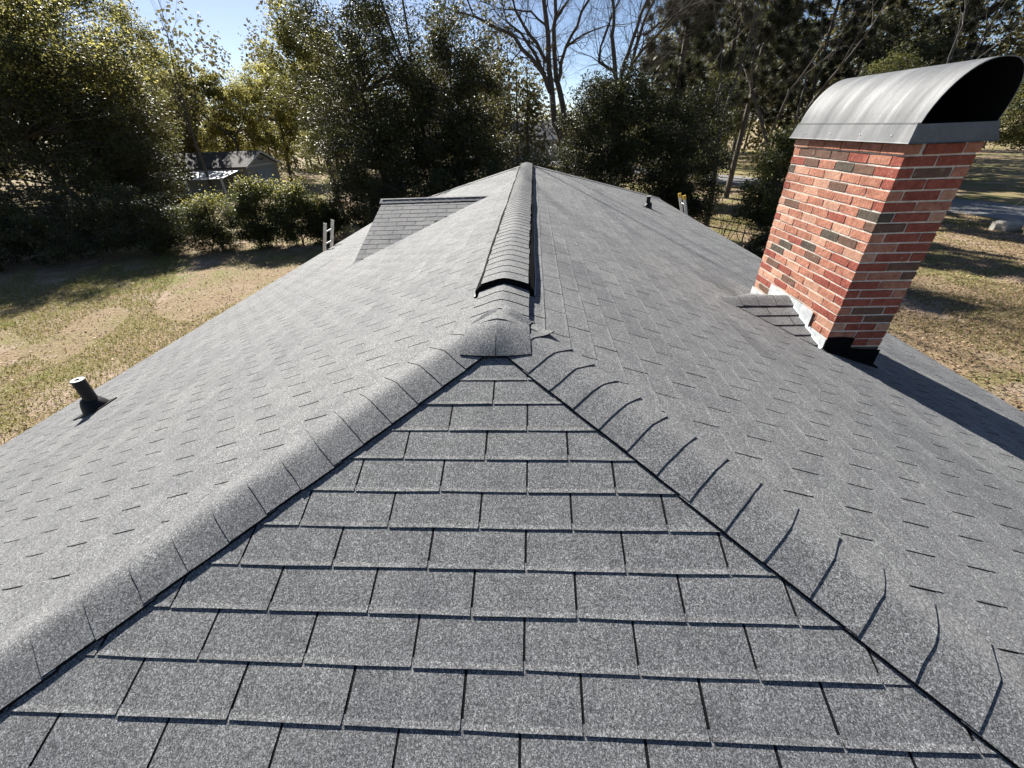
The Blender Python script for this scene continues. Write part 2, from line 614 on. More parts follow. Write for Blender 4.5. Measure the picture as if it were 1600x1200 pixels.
lay(P_NEAR, 'roof', [(k, 0.3985 + E_ * (k - 1)) for k in range(-1, 36)], ph_near,
    lambda s: -max(s, 0) * CA, lambda s: max(s, 0) * CA, -5, 5)
rows = [(k, 0.239 + E_ * k) for k in range(0, 36) if 0.239 + E_ * k <= SR + 0.04]
lay(P_RIGHT, 'roof', rows, lambda k: -(0.069 if k % 2 == 1 else 0.221),
    lambda s: -(Y1 + max(s, 0) * CA), lambda s: -(Y0 - max(s, 0) * CA), -16, 6)
rows = [(k, 0.2535 + E_ * k) for k in range(0, 44) if 0.2535 + E_ * k <= SL + 0.04]
lay(P_LEFT, 'roof', rows, lambda k: (0.219 if k % 2 == 1 else 0.071),
    lambda s: Y0 - max(s, 0) * CA, lambda s: Y1 + max(s, 0) * CA, -6, 16)
rows = [(k, 0.26 + E_ * k) for k in range(0, 40) if 0.26 + E_ * k <= 4.9]
lay(P_FAR, 'roof', rows, lambda k: 0.1525 * (k % 2), lambda s: -max(s, 0) * CA, lambda s: max(s, 0) * CA, -5, 5)

# cross gable on the left slope
GYC, GXE = 6.0, -2.42                     # its ridge line and its gable end
GZR = ZR - 0.65 / 3
P_GN = frame((0, GYC, GZR), (-1, 0, 0), (0, -CA, -SA), (0, -SA, CA))
P_GF = frame((0, GYC, GZR), (1, 0, 0), (0, CA, -SA), (0, SA, CA))
gs = (-GXE - 0.65) / CA
rows = [(k, 0.09 + E_ * k) for k in range(0, 20) if 0.09 + E_ * k <= gs + 0.10]
lay(P_GN, 'gable', rows, lambda k: (0.04 if k % 2 else 0.19), lambda s: 0.65 + max(s, 0) * CA - 0.02, lambda s: -GXE, 0, 4)
lay(P_GF, 'gable', rows, lambda k: (0.04 if k % 2 else 0.19), lambda s: GXE, lambda s: -(0.65 + max(s, 0) * CA - 0.02), -4, 0)

mb = MB()
gd = -GXE - 0.65
gzb = GZR - gd / 3
p0, p1 = (-0.65, GYC, GZR), (GXE, GYC, GZR)
n1, f1 = (GXE, GYC - gd, gzb), (GXE, GYC + gd, gzb)
mb.face([p0, p1, n1]); mb.face([p1, p0, f1]); mb.face([p1, f1, n1], 1)
gable = part(mb.build('cross_gable', [M['asphalt_edge'], M['fascia']]))

ALL_TABS.sort(key=lambda q: -q[0])
KEYS = {'roof': roof, 'gable': gable}
rest = {'roof': ([], [], []), 'gable': ([], [], [])}
nv = {'roof': 0, 'gable': 0}
single = 0
for idx, (size, key, plane, a, st, clip) in enumerate(ALL_TABS):
    jit = Matrix.Rotation(rnd.uniform(-0.0022, 0.0022), 4, 'Z') @ Matrix.Rotation(rnd.uniform(-.004, .006), 4, 'X')
    if idx < 300 and size > 0:
        if clip:
            lo, hi = clip
            v, f, m = tab_np(0, W_, 500 + idx, lambda s: lo(s + st) - a, lambda s: hi(s + st) - a)
            me = mesh_np('shingle', v, f, [M['granule'], M['asphalt_edge']], m)
            jit = Matrix.Identity(4)
        else:
            me = TAB_VARIANTS[rnd.randrange(6)][3]
        link('shingle', me, KEYS[key], plane @ Matrix.Translation((a, st, 0)) @ jit)
        single += 1
        continue
    if clip:
        lo, hi = clip
        v, f, m = tab_np(0, W_, 500 + idx, lambda s: lo(s + st) - a, lambda s: hi(s + st) - a)
        X = plane @ Matrix.Translation((a, st, 0))
    else:
        v, f, m, _ = TAB_VARIANTS[rnd.randrange(6)]
        X = plane @ Matrix.Translation((a, st, 0)) @ jit
    Xn = np.array(X)
    w = v @ Xn[:3, :3].T + Xn[:3, 3]
    rv, rf, rm = rest[key]
    rv.append(w); rf.append(f + nv[key]); rm.append(m)
    nv[key] += len(w)
for key, (rv, rf, rm) in rest.items():
    if rv:
        me = mesh_np('shingle_field', np.concatenate(rv), np.concatenate(rf), [M['granule'], M['asphalt_edge']], np.concatenate(rm))
        tag(link('shingle_field', me, KEYS[key]), kind='stuff')

# ------------------------------------------------------------------ cap shingles
def cap_np(theta, seed, half=0.148, exp=0.127, lift0=0.008, lift1=0.015, rho=0.022, thick=0.005, flare=0.0, flare_side=0, steep=1.5):
    """Bent cap: x across, y down the hip, z up; its crease on the hip line."""
    r = np.random.default_rng(seed)
    xs = [-1, -0.62, -0.25, 0, 0.25, 0.62, 1]
    wl, wr = half + r.uniform(-.004, .004), half + r.uniform(-.004, .004)
    V = []
    for j, (y, l) in enumerate(((-0.03, lift0), (exp * 0.55, (lift0 + lift1) / 2), (exp, lift1))):
        for c in xs:
            x = c * (wl if c < 0 else wr)
            z = -math.tan(theta) * steep * (math.sqrt(x * x + rho * rho) - rho) + l + math.tan(theta) * (steep - 1) * (half - rho)
            if j == 2 and flare and c * flare_side > 0.5:
                z += flare * (abs(c) - 0.5) * 2
            V.append((x, y + (r.uniform(-.002, .002) if j == 2 else 0), z))
    n = 7
    V += [(x, y, z - thick - (0.002 if abs(x) < 0.9 * half else 0.005)) for (x, y, z) in V[14:21]]
    V += [(V[k][0], V[k][1], V[k][2] - 0.011) for k in (0, 7)] + [(V[k][0], V[k][1], V[k][2] - 0.011) for k in (6, 13)]
    F, m = [], []
    for j in range(2):
        for i in range(6):
            a = j * n + i
            F.append((a, a + 1, a + 8, a + 7)); m.append(0)
    def edge(a, b, c, d):
        k0 = len(V)
        V.extend([V[a], V[b], V[c], V[d]])
        F.append((k0, k0 + 1, k0 + 2, k0 + 3)); m.append(1)
    for i in range(6):
        edge(14 + i, 15 + i, 22 + i, 21 + i)
    for (a, b, c, d) in ((0, 7, 29, 28), (7, 14, 21, 29), (6, 30, 31, 13), (13, 31, 27, 20)):
        edge(a, b, c, d)
    return np.array(V), np.array(F), np.array(m)


CAPMATS = [M['granule'], M['asphalt_edge']]


def cap_run(parent, org, ydir, planes, count, first, exp=0.127, half=0.148, lift=0.0, n_single=999, flare=None, steep=1.5, rise=0.0040, thick=0.003, loose=None, rho=0.022):
    ydir = Vector(ydir).normalized()
    zax = (planes[0] + planes[1]).normalized()
    zax = (zax - ydir * zax.dot(ydir)).normalized()
    xax = ydir.cross(zax)
    th = math.asin(abs(planes[0].dot(xax)))
    vs, fs, ms, nn = [], [], [], 0
    for i in range(count):
        fl = (0.0, 0)
        if flare:
            fl = (rnd.uniform(0.0, flare[0]), flare[1])
        if loose is not None and i == loose:
            fl = (0.028, fl[1])
        v, f, m = cap_np(th, 900 + i + int(abs(org[0] * 100)) + count * 7, half, exp, 0.006 + lift, 0.006 + rise + lift, rho=rho, thick=thick, flare=fl[0], flare_side=fl[1], steep=steep)
        X = frame(Vector(org) + ydir * (first + i * exp), xax, ydir, zax) @ Matrix.Rotation(rnd.uniform(-.006, .006), 4, 'Z')
        if i < n_single:
            me = mesh_np('cap_shingle', v, f, CAPMATS, m)
            for p in me.polygons:
                if p.material_index == 0: p.use_smooth = True
            link('cap_shingle', me, parent, X)
        else:
            Xn = np.array(X)
            vs.append(v @ Xn[:3, :3].T + Xn[:3, 3]); fs.append(f + nn); ms.append(m); nn += len(v)
    if vs:
        me = mesh_np('cap_shingle_run', np.concatenate(vs), np.concatenate(fs), CAPMATS, np.concatenate(ms))
        tag(link('cap_shingle_run', me, parent), kind='stuff')


NL, NR_ = Vector((-SA, 0, CA)), Vector((SA, 0, CA))
NN, NF = Vector((0, -SA, CA)), Vector((0, SA, CA))


def batten(name, p, q, w=0.06):
    """thin felt strip lying under the caps along a hip or ridge"""
    p, q = Vector(p), Vector(q)
    d = (q - p).normalized(); s = d.cross(Vector((0, 0, 1))).normalized() * w
    z = Vector((0, 0, 0.004)); zz = Vector((0, 0, -0.012))
    mb = MB()
    mb.face([p - s + zz, p + z, q + z, q - s + zz]); mb.face([p + z, p + s + zz, q + s + zz, q + z])
    return part(mb.build(name, M['asphalt_edge']))


Q2 = 1 / math.sqrt(2 + 1 / 9)
hr = batten('hip_cap', (0, Y0, ZR), (XR, Y0 - XR, ZR - XR / 3))
cap_run(hr, (0, Y0, ZR), (1, -1, -1 / 3), (NR_, NN), 50, -0.02, exp=0.1295, n_single=17, flare=(0.004, -1), steep=1.6, loose=1)
hl = batten('hip_cap', (0, Y0, ZR), (XL, Y0 + XL, ZR + XL / 3))
cap_run(hl, (0, Y0, ZR), (-1, -1, -1 / 3), (NL, NN), 56, -0.05, exp=0.1285, n_single=17, steep=1.5)
hfr = batten('hip_cap', (0, Y1, ZR), (XR, Y1 + XR, ZR - XR / 3))
cap_run(hfr, (0, Y1, ZR), (1, 1, -1 / 3), (NR_, NF), 50, 0.05, n_single=0)
hfl = batten('hip_cap', (0, Y1, ZR), (XL, Y1 - XL, ZR + XL / 3))
cap_run(hfl, (0, Y1, ZR), (-1, 1, -1 / 3), (NL, NF), 56, 0.05, n_single=0)

rc = batten('ridge_cap', (0, Y1, ZR), (0, 0.3, ZR))
cap_run(rc, (0, 0.80, ZR), (0, -1, 0), (NL, NR_), 4, 0.0, exp=0.126, half=0.146, lift=0.018, steep=1.1)
gc = batten('gable_ridge_cap', (-0.5, GYC, GZR), (GXE, GYC, GZR), 0.05)
cap_run(gc, (-0.42, GYC, GZR), (-1, 0, 0), (NN, NF), 16, 0.0, exp=0.127, half=0.13)

# the end cap, folded down over the point where the ridge meets the hips
mb = MB()
pr = []


for j in range(6):
    u = j / 5
    y = 0.318 - 0.203 * u
    row = []
    for c in (-1, -0.66, -0.33, -0.010, 0.010, 0.33, 0.66, 1):
        x = c * (0.148 + 0.010 * u)
        top_z = ZR + 0.0285 - (math.sqrt(x * x + 0.03 ** 2) - 0.03) / 3
        k = max(0.0, (u - 0.12) / 0.88) ** 1.45
        z = top_z * (1 - k) + (0.057 + 0.008 * c * c) * k + 0.004 * math.sin(math.pi * k)
        row.append((x, y, z))
    pr.append(row)
for j in range(5):
    for i in range(7):
        if i == 3 and j >= 3:
            continue                      # the slit where the cap was cut to fold
        mb.face([pr[j][i], pr[j + 1][i], pr[j + 1][i + 1], pr[j][i + 1]], 0)
for i in range(7):
    if i == 3: continue
    a, b = pr[5][i], pr[5][i + 1]
    mb.face([b, a, (a[0], a[1], a[2] - .009), (b[0], b[1], b[2] - .009)], 1)
for col in (0, 7, 3, 4):
    for j in range(0 if col in (0, 7) else 3, 5):
        a, b = pr[j][col], pr[j + 1][col]
        mb.face([a, b, (b[0], b[1], b[2] - .014), (a[0], a[1], a[2] - .014)], 1)
ec = mb.build('end_cap', CAPMATS, rc, False, True)
for p in ec.data.polygons:
    p.use_smooth = p.material_index == 0
ec.data.set_sharp_from_angle(angle=math.radians(45))

# ------------------------------------------------------------------ ridge vent
VY0, VY1 = 0.80, 9.42
mb = MB()


def rz(x):
    return ZR - abs(x) / 3


prof = []
for x in (-0.172, -0.170):
    prof.append((x, rz(x) + (0.002 if x < -0.171 else 0.042)))
for c in (-0.14, -0.10, -0.06, -0.03, 0, 0.03, 0.06, 0.10, 0.14):
    prof.append((c, ZR + 0.050 - (math.sqrt(c * c + 0.04 ** 2) - 0.04) / 3))
prof += [(0.170, rz(0.170) + 0.042), (0.172, rz(.172) + 0.002)]
# sag a little along its length
ys = np.linspace(VY0, VY1, 24)
rows_ = []
for i, y in enumerate(ys):
    wob = 0.004 * math.sin(i * 1.7) + 0.003 * math.sin(i * 0.9)
    rows_.append([(x + wob * (1 if abs(x) > .12 else .3), y, z) for x, z in prof])
for i in range(len(ys) - 1):
    for j in range(len(prof) - 1):
        mb.face([rows_[i][j], rows_[i + 1][j], rows_[i + 1][j + 1], rows_[i][j + 1]])
mb.face(rows_[0] + [(0, VY0, ZR - 0.004)])
mb.face(list(reversed(rows_[-1])) + [(0, VY1, ZR - 0.004)])
vent = part(mb.build('ridge_vent', M['black_plastic']))
for s in (-1, 1):
    mb = MB()
    for i in range(len(ys) - 1):
        p = rows_[i][-1 if s > 0 else 0]; q = rows_[i + 1][-1 if s > 0 else 0]
        w = 0.008 * s
        mb.face([(p[0] + .001 * s, p[1], p[2] + .009), (p[0] + w, p[1], p[2] + .007), (q[0] + w, q[1], q[2] + .007), (q[0] + .001 * s, q[1], q[2] + .009)][::(1 if s > 0 else -1)])
        mb.face([(p[0] + w, p[1], p[2] + .007), (p[0] + w, p[1], p[2] - .004), (q[0] + w, q[1], q[2] - .004), (q[0] + w, q[1], q[2] + .007)][::(1 if s > 0 else -1)], 1)
    mb.build('flange', [M['flange'], M['black_plastic']], vent)
cap_run(vent, (0, VY1 - 0.01, ZR), (0, -1, 0), (NL, NR_), 68, 0.0, exp=(VY1 - VY0 - 0.01) / 68 - 0.0001, half=0.136, lift=0.049, steep=1.0, rise=0.0035, thick=0.003, rho=0.04)

# ------------------------------------------------------------------ chimney
CX0, CX1, CY0, CY1, CZT = 2.52, 2.95, 1.59, 2.87, 0.735
PIT, BL, BH, BD, JT = 0.0677, 0.2033, 0.0575, 0.092, 0.0102
mb = MB()
mb.box(CX0 + 0.0045, CX1 - 0.0045, CY0 + 0.0045, CY1 - 0.0045, -1.75, CZT - 0.004)
chimney = part(mb.build('chimney', M['mortar']))


def brick_mesh(l, d, h, seed):
    r = random.Random(seed)
    c = 0.0035
    V, F = [], []
    # box with a chamfered outline so that every brick edge catches light
    xs, ys_, zs = (0, c, l - c, l), (0, c, d - c, d), (0, c, h - c, h)
    pts = []
    for (zz, ins) in ((0, c), (c, 0), (h - c, 0), (h, c)):
        for (x, y) in ((ins, ins), (l - ins, ins), (l - ins, d - ins), (ins, d - ins)):
            pts.append((x + r.uniform(-.0022, .0022), y + r.uniform(-.0028, .0028), zz + r.uniform(-.0018, .0018)))
    F.append((3, 2, 1, 0)); F.append((12, 13, 14, 15))
    for k in range(3):
        for i in range(4):
            j = (i + 1) % 4
            F.append((k * 4 + i, k * 4 + j, (k + 1) * 4 + j, (k + 1) * 4 + i))
    return pts, F


BM = {}


def get_brick(l, mat, var):
    key = (round(l, 3), mat, var)
    if key not in BM:
        v, f = brick_mesh(l, BD, BH, hash(key) & 0xffff)
        BM[key] = mesh_np('brick', v, f, [BR[mat]])
    return BM[key]


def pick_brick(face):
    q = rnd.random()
    if face == 'N':                     # the camera side draws more red, brown and dark bricks, none pale
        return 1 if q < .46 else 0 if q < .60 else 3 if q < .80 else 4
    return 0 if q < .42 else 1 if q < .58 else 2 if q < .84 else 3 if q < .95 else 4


hid = MB()
hid_m = []


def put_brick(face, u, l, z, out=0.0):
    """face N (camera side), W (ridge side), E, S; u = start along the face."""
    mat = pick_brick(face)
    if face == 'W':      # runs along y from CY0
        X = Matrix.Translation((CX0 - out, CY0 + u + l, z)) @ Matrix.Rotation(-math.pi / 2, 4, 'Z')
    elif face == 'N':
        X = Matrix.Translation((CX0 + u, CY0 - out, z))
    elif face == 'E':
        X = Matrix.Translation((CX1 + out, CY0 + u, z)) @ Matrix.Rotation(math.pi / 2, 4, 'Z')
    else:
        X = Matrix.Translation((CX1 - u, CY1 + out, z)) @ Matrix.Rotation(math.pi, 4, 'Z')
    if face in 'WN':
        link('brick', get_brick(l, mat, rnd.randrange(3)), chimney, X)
    else:
        v, f = brick_mesh(l, BD, BH, rnd.randrange(9999))
        b = len(hid.v)
        hid.v += [tuple(X @ Vector(p)) for p in v]
        for q in f:
            hid.f.append(tuple(b + i for i in q)); hid.m.append(mat)


def course(face, total, start, z, out, skip_below=None):
    u = start
    end = total if start == 0 else total - BD - JT
    while u < end - 0.03:
        l = min(BL + rnd.uniform(-.003, .003), end - u)
        if end - u - l < 0.04:
            l = end - u
        if skip_below is None or not skip_below(u + l / 2, z):
            put_brick(face, u, l, z, out)
        u += l + JT


LX, LY = CX1 - CX0, CY1 - CY0
ncourse = 25
for i in range(ncourse):
    z = CZT - (i + 1) * PIT + 0.005
    out = 0.012 if i == 0 else 0.0
    ev = i % 2 == 0
    zc = z + BH
    # the ridge-side face stands on the roof and its cricket, the camera-side face on the sloping roof
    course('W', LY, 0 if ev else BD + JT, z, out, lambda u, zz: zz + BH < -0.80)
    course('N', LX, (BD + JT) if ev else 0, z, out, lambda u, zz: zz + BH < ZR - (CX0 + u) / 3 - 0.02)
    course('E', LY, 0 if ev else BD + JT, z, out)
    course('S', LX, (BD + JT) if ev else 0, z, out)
hidden = hid.build('brick_far_faces', BR, chimney)
tag(hidden, kind='stuff')

# cowl: tapered skirt and barrel vault
mb = MB()
s0 = (CX0 - 0.045, CX1 + 0.045, CY0 - 0.045, CY1 + 0.045, 0.742)
s1 = (CX0 - 0.020, CX1 + 0.020, CY0 - 0.020, CY1 + 0.020, 0.838)


def ring(s, dz=0):
    return [(s[0], s[2], s[4] + dz), (s[1], s[2], s[4] + dz), (s[1], s[3], s[4] + dz), (s[0], s[3], s[4] + dz)]


lip = (s0[0] - 0.006, s0[1] + 0.006, s0[2] - 0.006, s0[3] + 0.006, 0.736)
rg = [ring(lip), ring(s0), ring(s1)]
for k in range(2):
    for i in range(4):
        j = (i + 1) % 4
        mb.face([rg[k][i], rg[k][j], rg[k + 1][j], rg[k + 1][i]])
mb.face(rg[2], 1)
mb.face(rg[0][::-1], 1)
mb.build('cowl_skirt', [M['cowl'], M['soot']], chimney)
mb = MB()
arc = []
acx, aa, ah = (CX0 + CX1) / 2, 0.222, 0.315
for k in range(25):
    t = math.pi * (1 - k / 24)
    c, s = math.cos(t), math.sin(t)
    x = acx + aa * math.copysign(abs(c) ** 0.85, c) + 0.095 * s
    arc.append((x, 0.838 + ah * abs(s) ** 0.9))
for (off, m) in ((0.0, 0), (-0.006, 1)):
    rowA, rowB = [], []
    for (x, z) in arc:
        d = Vector((x - acx, z - 0.93)); d.normalize()
        xx, zz = x + d.x * off, z + d.y * off
        rowA.append((xx, CY0 - 0.022, zz)); rowB.append((xx, CY1 + 0.022, zz))
    for k in range(24):
        q = [rowA[k], rowA[k + 1], rowB[k + 1], rowB[k]]
        mb.face(q if m == 0 else q[::-1], m)
    if m == 0: oa, ob = rowA, rowB
    else:
        for k in range(24):
            mb.face([oa[k], rowA[k], rowA[k + 1], oa[k + 1]], 0)
            mb.face([ob[k], ob[k + 1], rowB[k + 1], rowB[k]], 0)
cv = mb.build('cowl_vault', [M['cowl'], M['soot']], chimney, True, True)
cv.data.set_sharp_from_angle(angle=math.radians(40))
# seam flange where the vault meets the skirt
mb = MB()
for x in (CX0 - 0.021, CX1 + 0.005):
    mb.box(x, x + 0.016, CY0 - 0.021, CY1 + 0.021, 0.836, 0.845)
mb.build('cowl_seam', M['cowl'], chimney)

for y in (1.72, 2.02, 2.36, 2.70):
    mb = MB()
    zc_ = 0.775
    xs_ = s0[0] + (s1[0] - s0[0]) * (zc_ - s0[4]) / (s1[4] - s0[4])
    mb.lathe([(0.006, 0.0), (0.005, 0.003), (0.001, 0.0042)], 8, Matrix.Translation((xs_ - .0005, y, zc_)) @ Matrix.Rotation(-math.pi / 2, 4, 'Y'))
    mb.build('rivet', M['flash'], chimney)

# cricket on the ridge side of the chimney
CKY, CKZ = (CY0 + CY1) / 2, -0.508
ckx = (ZR - CKZ) * 3
mb = MB()
tip, end = (ckx, CKY, CKZ), (CX0 + .01, CKY, CKZ)
fn, ff = (CX0 + .01, CY0 - 0.01, ZR - CX0 / 3), (CX0 + .01, CY1 + .01, ZR - CX0 / 3)
mb.face([tip, fn, end]); mb.face([tip, end, ff])
cricket = part(mb.build('cricket', M['asphalt_edge']))
# shingles of the cricket: courses parallel to its ridge, cut along the valley
e_, f_n, f_f = Vector(end), Vector(fn), Vector(ff)
for (foot, sgn) in ((f_n, -1), (f_f, 1)):
    sd = (foot - e_)
    Ls = sd.length; sd.normalize()
    td = Vector((-1, 0, 0))
    nn_ = sd.cross(td) if sgn > 0 else td.cross(sd)
    if nn_.z < 0: nn_ = -nn_
    tl = (CX0 - ckx)
    k = 0
    for s_a in np.arange(0.0, Ls - 0.02, E_):
        s_b = min(s_a + E_, Ls)
        def lim(s): return tl * max(0.0, 1 - s / Ls) + 0.02
        joints = [0.0] + [x for x in np.arange(0.12 + 0.15 * (k % 2), lim(s_a), W_)] + [lim(s_a)]
        for ja, jb in zip(joints[:-1], joints[1:]):
            if ja >= lim(s_b) - 0.01 and ja >= lim(s_a) - 0.02: continue
            g = 0.003
            pts = []
            for (s, h) in ((s_a - 0.01, 0.003), (s_b + 0.004, 0.012)):
                l = lim(s)
                for t in (min(ja + g, l), min(jb - g, l)):
                    pts.append(e_ + td * t + sd * max(s, 0) + nn_ * h)
            a, b, c, d = pts
            mb = MB()
            top = [a, b, d, c]
            nrm = (b - a).cross(d - a)
            if nrm.dot(nn_) < 0: top = top[::-1]
            mb.face(top, 0)
            dn = nn_ * -0.010
            q = [c, d, d + dn, c + dn]
            if (q[1] - q[0]).cross(q[2] - q[0]).dot(sd) < 0: q = q[::-1]
            mb.face(q, 1)
            for (p, q2) in ((a, c), (b, d)):
                mb.face([p, q2, q2 + dn, p + dn], 1)
            mb.build('shingle', [M['granule'], M['asphalt_edge']], cricket)
        k += 1
ckn = [Vector((0, -0.31, 0.95)).normalized(), Vector((0, 0.31, 0.95)).normalized()]
cap_run(cricket, (CX0 - 0.01, CKY, CKZ), (-1, 0, 0), (ckn[0], ckn[1]), 5, 0.0, exp=0.150, half=0.125, lift=0.002, flare=(0.010, -1), steep=1.3)

# step flashing on the ridge-side face: sheets lapped into the joints
fx = CX0 - 0.0065


def sheet(pts, mat, name, x=None, y=None, th=0.004):
    mb = MB()
    if x is not None:
        A_ = [(x, p, q) for p, q in pts]; B_ = [(x - th, p, q) for p, q in pts]
    else:
        A_ = [(p, y, q) for p, q in pts]; B_ = [(p, y - th, q) for p, q in pts]
    mb.prism(A_, B_)
    return mb.build(name, mat, chimney)


def ckl(y):
    return CKZ - abs(y - CKY) / (CY1 - CKY + 0.01) * (CKZ - (ZR - CX0 / 3)) - 0.01


def fsheet(y0, y1, zt0, zt1, off):
    sheet([(y0, ckl(y0) - 0.01), (y0, zt0), (y0 + (y1 - y0) * .5, (zt0 + zt1) / 2 + rnd.uniform(-.004, .004)), (y1, zt1), (y1, ckl(y1) - 0.01)] + ([(CKY, ckl(CKY))] if y0 < CKY < y1 else []), M['flash'], 'step_flashing', x=fx - off)


fsheet(1.586, 1.845, -0.618, -0.612, 0.000)
fsheet(1.835, 2.265, -0.487, -0.486, 0.005)
fsheet(2.255, 2.560, -0.487, -0.490, 0.000)
fsheet(2.550, 2.874, -0.618, -0.622, 0.005)
# silver bead along the valley foot
mb = MB()
mb.prism([(fx - .010, CKY, CKZ + .012), (fx - .022, CKY, CKZ - .002), (fx - .004, CKY, CKZ - .004)],
         [(fx - .010, CY0 - .004, ckl(CY0) + .026), (fx - .030, CY0 - .006, ckl(CY0) + .010), (fx - .004, CY0 - .004, ckl(CY0) + .004)])
mb.build('counter_flashing', M['flash'], chimney)
# black sheets on the camera-side face
fy = CY0 - 0.0065


def rzx(x): return ZR - x / 3


sheet([(2.515, rzx(2.515) - .02), (2.722, rzx(2.722) - .02), (2.724, -0.606), (2.62, -0.598), (2.515, -0.604)], M['black_plastic'], 'step_flashing', y=fy)
sheet([(2.712, rzx(2.712) - .02), (2.958, rzx(2.958) - .02), (2.960, -0.712), (2.83, -0.708), (2.712, -0.700)], M['black_plastic'], 'step_flashing', y=fy - 0.005)
mb = MB()
for (x0, x1, w) in ((2.515, 2.735, .035), (2.725, 2.975, .05)):
    mb.face([(x0, fy - w, rzx(x0) + .012), (x1, fy - w, rzx(x1) + .012), (x1, fy + .004, rzx(x1) + .018), (x0, fy + .004, rzx(x0) + .018)])
    mb.face([(x0, fy - w, rzx(x0) + .003), (x1, fy - w, rzx(x1) + .003), (x1, fy - w, rzx(x1) + .012), (x0, fy - w, rzx(x0) + .012)])
mb.build('flashing_foot', M['black_plastic'], chimney)


# ------------------------------------------------------------------ vent pipes
def vent_pipe(x, y, h, r, nrm, label):
    z = ZR - abs(x) / 3
    mb = MB()
    mb.lathe([(r, z - 0.05), (r, z + h), ], 20, Matrix.Translation((x, y, 0)))
    p = mb.build('vent_pipe', M['rubber'], None, True)
    part(p, label=label)
    mb = MB()
    mb.lathe([(r, z + h), (r * 1.02, z + h + .004), (r * 0.42, z + h + .005), (r * 0.40, z + h - 0.06), (0.001, z + h - 0.06)], 20, Matrix.Translation((x, y, 0)))
    rim = mb.build('pipe_rim', [M['pipe_rim']], p)
    mb = MB()
    mb.lathe([(r * 0.41, z + h + .0055), (r * .39, z + h - .055), (0.001, z + h - .055)], 16, Matrix.Translation((x, y, 0)))
    mb.build('pipe_bore', M['soot'], p)
    # boot: dome leaning with the roof, on a square flange
    zax = nrm.normalized(); xa = Vector((0, 1, 0)).cross(zax).normalized(); ya = zax.cross(xa)
    Fm = frame((x, y, z), xa, ya, zax)
    mb = MB()
    mb.lathe([(r * 2.15, 0.008), (r * 2.1, 0.022), (r * 1.95, 0.045), (r * 1.6, 0.085), (r * 1.25, 0.112), (r * 1.04, 0.125), (r * 0.9, 0.128)], 20, Fm)
    b = mb.build('boot', M['rubber'], p, True)
    mb = MB()
    mb.box(-r * 2.6, r * 2.6, -r * 2.8, r * 2.2, 0.004, 0.0125, 0, Fm)
    mb.build('boot_flange', M['rubber'], b)


vent_pipe(-3.90, 1.42, 0.31, 0.050, NL, 'short black vent pipe with a pale rim')
vent_pipe(2.83, 8.92, 0.25, 0.045, NR_, 'black vent pipe on the far slope')

# ------------------------------------------------------------------ ladders
def ladder(top, rail_dir, base, label, caps, group):
    """two rails from base (ground) to top; rail_dir: unit vector across."""
    top, base, rd = Vector(top), Vector(base), Vector(rail_dir).normalized()
    root = empty('ladder', base, label, 'ladder', group)
    d = (top - base); L = d.length; d.normalize()
    n = d.cross(rd)
    F = frame((0, 0, 0), rd, d, n)
    half = 0.215
    for s in (-1, 1):
        mb = MB()
        x = s * half
        for (x0, x1, z0, z1) in ((x - .014, x + .014, -.037, -.033), (x - .014, x + .014, .033, .037), (x - .003 * 1, x + .003, -.033, .033)):
            mb.box(x0, x1, 0, L, z0, z1, 0, F)
        mb.build('rail', M['ladder_rail'] if caps else M['aluminium'], root)
        if caps:
            mb = MB()
            mb.box(x - .019, x + .019, L - .10, L + .015, -.042, .042, 0, F)
            mb.build('rail_cap', M['rail_cap'], root)
    k = 0.15
    while k < L - 0.05:
        mb = MB()
        mb.lathe([(0.016, -half + .003), (0.016, half - .003)], 10, F @ Matrix.Translation((0, k, 0)) @ Matrix.Rotation(math.pi / 2, 4, 'Y'))
        mb.build('rung', M['aluminium'], root, True)
        k += 0.305


ladder((-4.93, 8.98, -0.93), (0, 1, 0), (-5.95, 8.98, GZ), 'bare aluminium ladder leaning on the left eave beside the dark shrubs', False, None)
ladder((4.40, 11.45, -0.92), (0, -1, 0), (5.45, 11.45, GZ), 'ladder with yellow rail tips leaning on the right eave behind the far vent pipe', True, None)

# ------------------------------------------------------------------ shed beyond the hedge
shed = empty('shed', (-33, 46.7, GZ), 'grey gabled outbuilding with dark roof and white lean-to beyond the left shrubs', 'shed')
SM = Matrix.Translation(Vector((33, -46.7, -GZ)))


def spart(mb, name, mats, parent=None):
    o = mb.build(name, mats)
    o.parent = parent or shed
    if parent is None:
        o.matrix_basis = SM.copy()
    return o


x0, x1, yc, hw, ze, zt = -38.2, -29.15, 46.7, 2.9, -1.62, -0.42
mb = MB()
mb.prism([(x1, yc - hw, GZ), (x1, yc + hw, GZ), (x1, yc + hw, ze), (x1, yc, zt - .12), (x1, yc - hw, ze)],
         [(x0, yc - hw, GZ), (x0, yc + hw, GZ), (x0, yc + hw, ze), (x0, yc, zt - .12), (x0, yc - hw, ze)])
spart(mb, 'wall', M['shed_wall'])
mb = MB()
for s in (-1, 1):
    a0, a1 = (yc + s * (hw + .35), ze - .10), (yc, zt)
    mb.prism([(x1 + .3, a0[0], a0[1]), (x1 + .3, a1[0], a1[1]), (x1 + .3, a1[0], a1[1] + .08), (x1 + .3, a0[0], a0[1] + .08)],
             [(x0 - .3, a0[0], a0[1]), (x0 - .3, a1[0], a1[1]), (x0 - .3, a1[0], a1[1] + .08), (x0 - .3, a0[0], a0[1] + .08)])
rf = spart(mb, 'roof', M['shed_roof'])
mb = MB()
